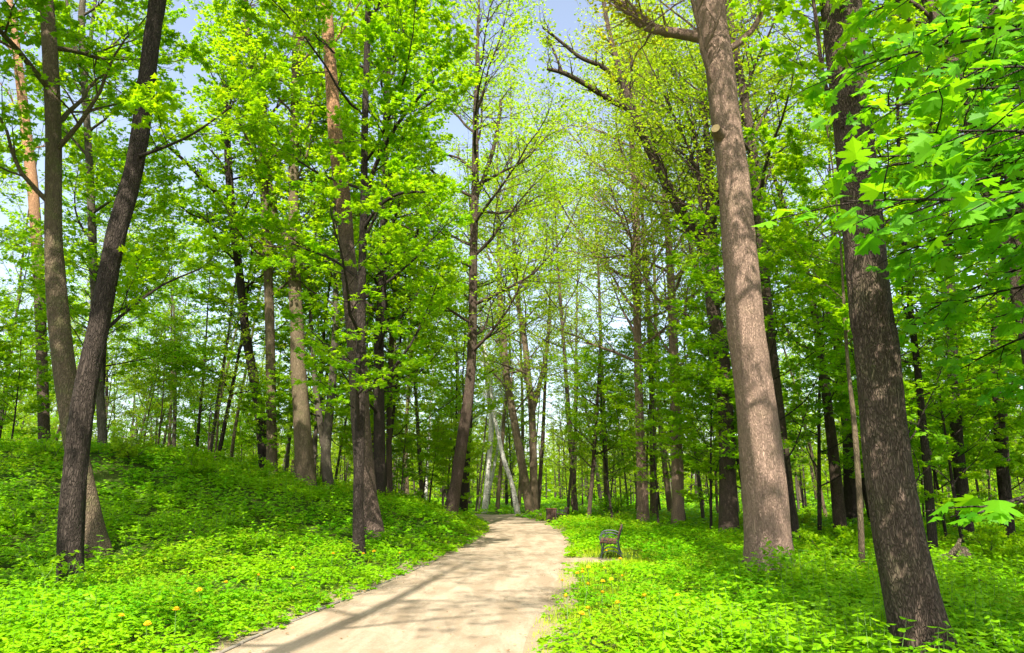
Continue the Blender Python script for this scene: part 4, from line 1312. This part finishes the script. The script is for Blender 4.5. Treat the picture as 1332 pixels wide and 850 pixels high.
mb = MB()
cover(mb, 88, 4.0, 11, .068, .20, 6)
cover(mb, 46, 11, 18, .076, .23, 6)
cover(mb, 20, 18, 28, .10, .27, 6, 3, L_KITE)
cover(mb, 6.5, 28, 45, .16, .32, 6, 2, L_KITE)
cover(mb, 2.0, 45, 80, .26, .36, 6, 2, L_KITE)
cover(mb, .35, 80, 150, .5, .5, 6, 2, L_KITE)
gc = mb.link('ground_cover', LEAF['ground'])
mb = MB()
cover(mb, 9, 4.0, 14, .13, .16, 4, 1, L_LOBE, sel=41)
cover(mb, 6, 14, 26, .16, .20, 4, 1, L_LOBE, sel=41)
cover(mb, 2.5, 26, 45, .22, .3, 4, 1, L_KITE, sel=41)
o = mb.link('ivy_carpet', LEAF['deep'])
tag(o, 'darker lobed leaves mixed into the green carpet in loose drifts', None, None, 'stuff')
mb = MB()
cover(mb, 26, 4.0, 14, .05, .30, 6, 3, L_OVAL, sel=47)
cover(mb, 12, 14, 28, .065, .34, 6, 3, L_KITE, sel=47)
cover(mb, 4, 28, 48, .11, .4, 6, 2, L_KITE, sel=47)
o = mb.link('pale_weeds', LEAF['spring'])
tag(o, 'taller pale yellow-green weeds standing in loose drifts in the carpet', None, None, 'stuff')
tag(gc, 'low leafy green plants carpeting the forest floor on both sides of the path', None, None, 'stuff')

# taller, broader-leaved plants before the massive trunk and before the dark leaning trunk
mb = MB()
def tall_plants(cx, cy, rx, ry, n, h, leaf, wh):
    x = cx + grng.normal(0, rx, n); y = cy + grng.normal(0, ry, n)
    e, _, _ = path_dist(x, y)
    k = (e > 1.0) & (y > 4.5)
    x, y = x[k], y[k]; z = ground_z(x, y)
    for i in range(len(x)):
        H = h * grng.uniform(.6, 1.2); a = grng.uniform(0, 6.28)
        lean = np.array([grng.normal(0, .12), grng.normal(0, .12), 1.0])
        P = np.array([[x[i], y[i], z[i]]]) + np.linspace(0, 1, 4)[:, None] * lean * H
        tube(mb, P, [.004, .0035, .003, .002], 3, 1, False)
        pos, tip, sz = [], [], []
        for j in range(wh):
            t = .35 + .65 * j / (wh - 1)
            for q in (0, math.pi):
                aa = a + j * 1.57 + q
                pos.append(P[0] + lean * H * t); tip.append([math.cos(aa), math.sin(aa), grng.normal(-.1, .2)])
                sz.append(leaf * (1.15 - .55 * t) * grng.uniform(.8, 1.15))
        pos, tip, sz = np.array(pos), np.array(tip), np.array(sz)
        put_leaves(mb, pos, tip, np.tile([0, 0, 1.0], (len(pos), 1)) + grng.normal(0, .25, (len(pos), 3)), sz, L_OVAL, np.full(len(pos), .35 + .3 * grng.random()))
tall_plants(2.9, 7.2, .9, .6, 240, .44, .145, 5)
tall_plants(2.2, 8.6, .7, .8, 110, .38, .14, 5)
tall_plants(5.2, 10.5, 1.2, 1.4, 160, .5, .15, 5)
tall_plants(7.5, 13, 1.6, 1.4, 160, .5, .15, 5)
tall_plants(-5.5, 8.0, 1.2, .8, 190, .34, .15, 4)
tall_plants(-9, 15.5, 2.5, 2.0, 170, .55, .15, 5)
tall_plants(-7, 20, 2.0, 2.0, 150, .6, .15, 5)
tall_plants(-7.5, 10.6, .9, .6, 60, .32, .12, 4)
o = mb.link('undergrowth', [LEAF['ground'], M_STEM])
tag(o, 'taller broad-leaved weeds standing in the green carpet near the viewer', None, None, 'stuff')

# grass
def blades(mb, dens, ylo, yhi, cond, h, w):
    x, y, e, s = sample_ground(dens, ylo, yhi, 1.0)
    cl = n2(x, y, .45, 31)
    k = cond(x, y, e, s) & (e > -.03 + .16 * grng.random(len(x))) & (grng.random(len(x)) < .15 + 1.3 * np.clip(cl - .25, 0, 1))
    x, y, e, cl = x[k], y[k], e[k], cl[k]; n = len(x); z = ground_z(x, y)
    H = h * grng.uniform(.45, 1.25, n) * (.6 + .8 * cl) * np.clip(.4 + e * .9, .35, 1)
    a = grng.uniform(0, 6.28, n); b = a + 1.57
    ln = grng.uniform(.15, .8, n) * H
    B = np.stack([x, y, z - .01], 1); D = np.stack([np.cos(a), np.sin(a), np.zeros(n)], 1); S = np.stack([np.cos(b), np.sin(b), np.zeros(n)], 1) * (w * grng.uniform(.6, 1.3, n))[:, None]
    M = B + D * (ln * .3)[:, None] + UP * (H * .6)[:, None]; T = B + D * ln[:, None] + UP * H[:, None]
    V = np.stack([B - S, B + S, M + S * .7, M - S * .7, T], 1)
    i = np.arange(n)[:, None] * 5
    t = np.clip(.3 + .6 * n2(x, y, 1.6, 33) + grng.normal(0, .2, n), 0, 1)
    base = mb.n
    mb.add(V.reshape(-1, 3), i + np.array([[0, 1, 2, 3]]), 0, t, False)
    mb.f.setdefault(3, []).append(i + np.array([[3, 2, 4]]) + base)
    mb.mi.setdefault(3, []).append(np.zeros(n, np.int32)); mb.sm.setdefault(3, []).append(np.zeros(n, bool)); mb.t.setdefault(3, []).append(t.astype(np.float32))
mb = MB()
blades(mb, 900, 4.5, 12, lambda x, y, e, s: (s < 0) & (e < 2.4), .12, .0035)
blades(mb, 420, 12, 24, lambda x, y, e, s: (s < 0) & (e < 3.2), .12, .005)
blades(mb, 160, 5, 14, lambda x, y, e, s: (s > 0) & (e < .9), .13, .004)
blades(mb, 70, 14, 40, lambda x, y, e, s: (e < 1.3), .16, .007)
o = mb.link('grass', LEAF['grass'])
tag(o, 'fine yellow-green grass along the edges of the path', None, None, 'stuff')

# fallen twigs, bud scales and dry leaves on the path and its edges
mb = MB()
x, y, e, s = sample_ground(26, 5, 30, 0)
k = (e > -1.6) & (e < .5) & (grng.random(len(x)) < .06 + .9 * np.exp(-np.abs(e) * 4.0))
x, y = x[k], y[k]; n = len(x)
pos = np.stack([x, y, ground_z(x, y) + .035], 1)
aa = grng.uniform(0, 6.28, n)
put_leaves(mb, pos, np.stack([np.cos(aa), np.sin(aa), grng.normal(0, .1, n)], 1), np.stack([grng.normal(0, .3, n), grng.normal(0, .3, n), np.ones(n)], 1), grng.uniform(.015, .05, n), L_OVAL, grng.random(n))
o = mb.link('leaf_litter', leaf_mat('dry_leaf', (.16, .09, .04), (.36, .25, .12), (.2, .1, .04), (.4, .25, .1), .15))
tag(o, 'scraps of dry brown leaf scattered over the path edges', None, None, 'stuff')

# ------------------------------------------------------------------ dandelions
def dandelion():
    root = empty('dandelion', (0, 0, 0), None, 'flower', 'yellow dandelions in the grass')
    mb = MB()
    P = np.array([[0, 0, -.02], [.005, 0, .09], [.0, .006, .20]])
    tube(mb, P, [.0035, .003, .0028], 5)
    mb.link('stalk', M_STEM, root)
    mb = MB()
    for ring, (n, r, zt, tilt) in enumerate(((22, .026, .004, .1), (18, .020, .010, .45), (12, .013, .014, .9))):
        for i in range(n):
            a = 2 * math.pi * (i + ring * .4) / n; w = .16
            c, s_ = math.cos(a), math.sin(a)
            z0, z1 = .20, .20 + zt + r * math.sin(tilt) * .6
            V = [[c * .003, s_ * .003, z0], [math.cos(a - w) * r * .75, math.sin(a - w) * r * .75, z1], [c * r, s_ * r, z1 + .001], [math.cos(a + w) * r * .75, math.sin(a + w) * r * .75, z1]]
            mb.add(V, [[0, 1, 2, 3]], smooth=False)
    mb.link('flower_head', M_PETAL, root)
    return root
DAN = [(150, 830), (225, 834), (190, 845), (282, 782), (430, 738), (474, 733), (519, 733), (489, 731), (265, 800), (330, 770), (380, 752), (814, 822), (772, 823), (798, 774), (764, 768), (784, 797), (751, 832),
       (844, 808), (739, 812), (881, 801), (811, 765), (798, 718), (784, 727), (756, 760), (808, 746), (730, 777), (752, 764), (766, 756), (760, 790), (783, 778), (790, 752)]
dn = dandelion()
for i, (px, py) in enumerate(DAN):
    o = dn if i == 0 else copy_tree(dn)
    b = hit(px, py + 8)
    e = path_dist(b[:1], b[1:2])[0][0]
    x = b[0]
    if e < .12: x += (.2 - e) * (1 if px > 600 else -1)
    o.location = (x, b[1], gz(x, b[1])); s_ = 1.35 + .4 * ((i * 37) % 10) / 10
    o.scale = (s_, s_, s_ * (1.0 + .2 * ((i * 13) % 5) / 5)); o.rotation_euler = (.2 * math.sin(i * 3), .2 * math.cos(i * 5) - .1, i)
    o['label'] = 'yellow dandelion flower in the grass on the bench side of the path' if px > 600 else 'yellow dandelion flower among the plants on the mound side of the path'
    o['group'] = 'dandelions on the bench side' if px > 600 else 'dandelions on the mound side'
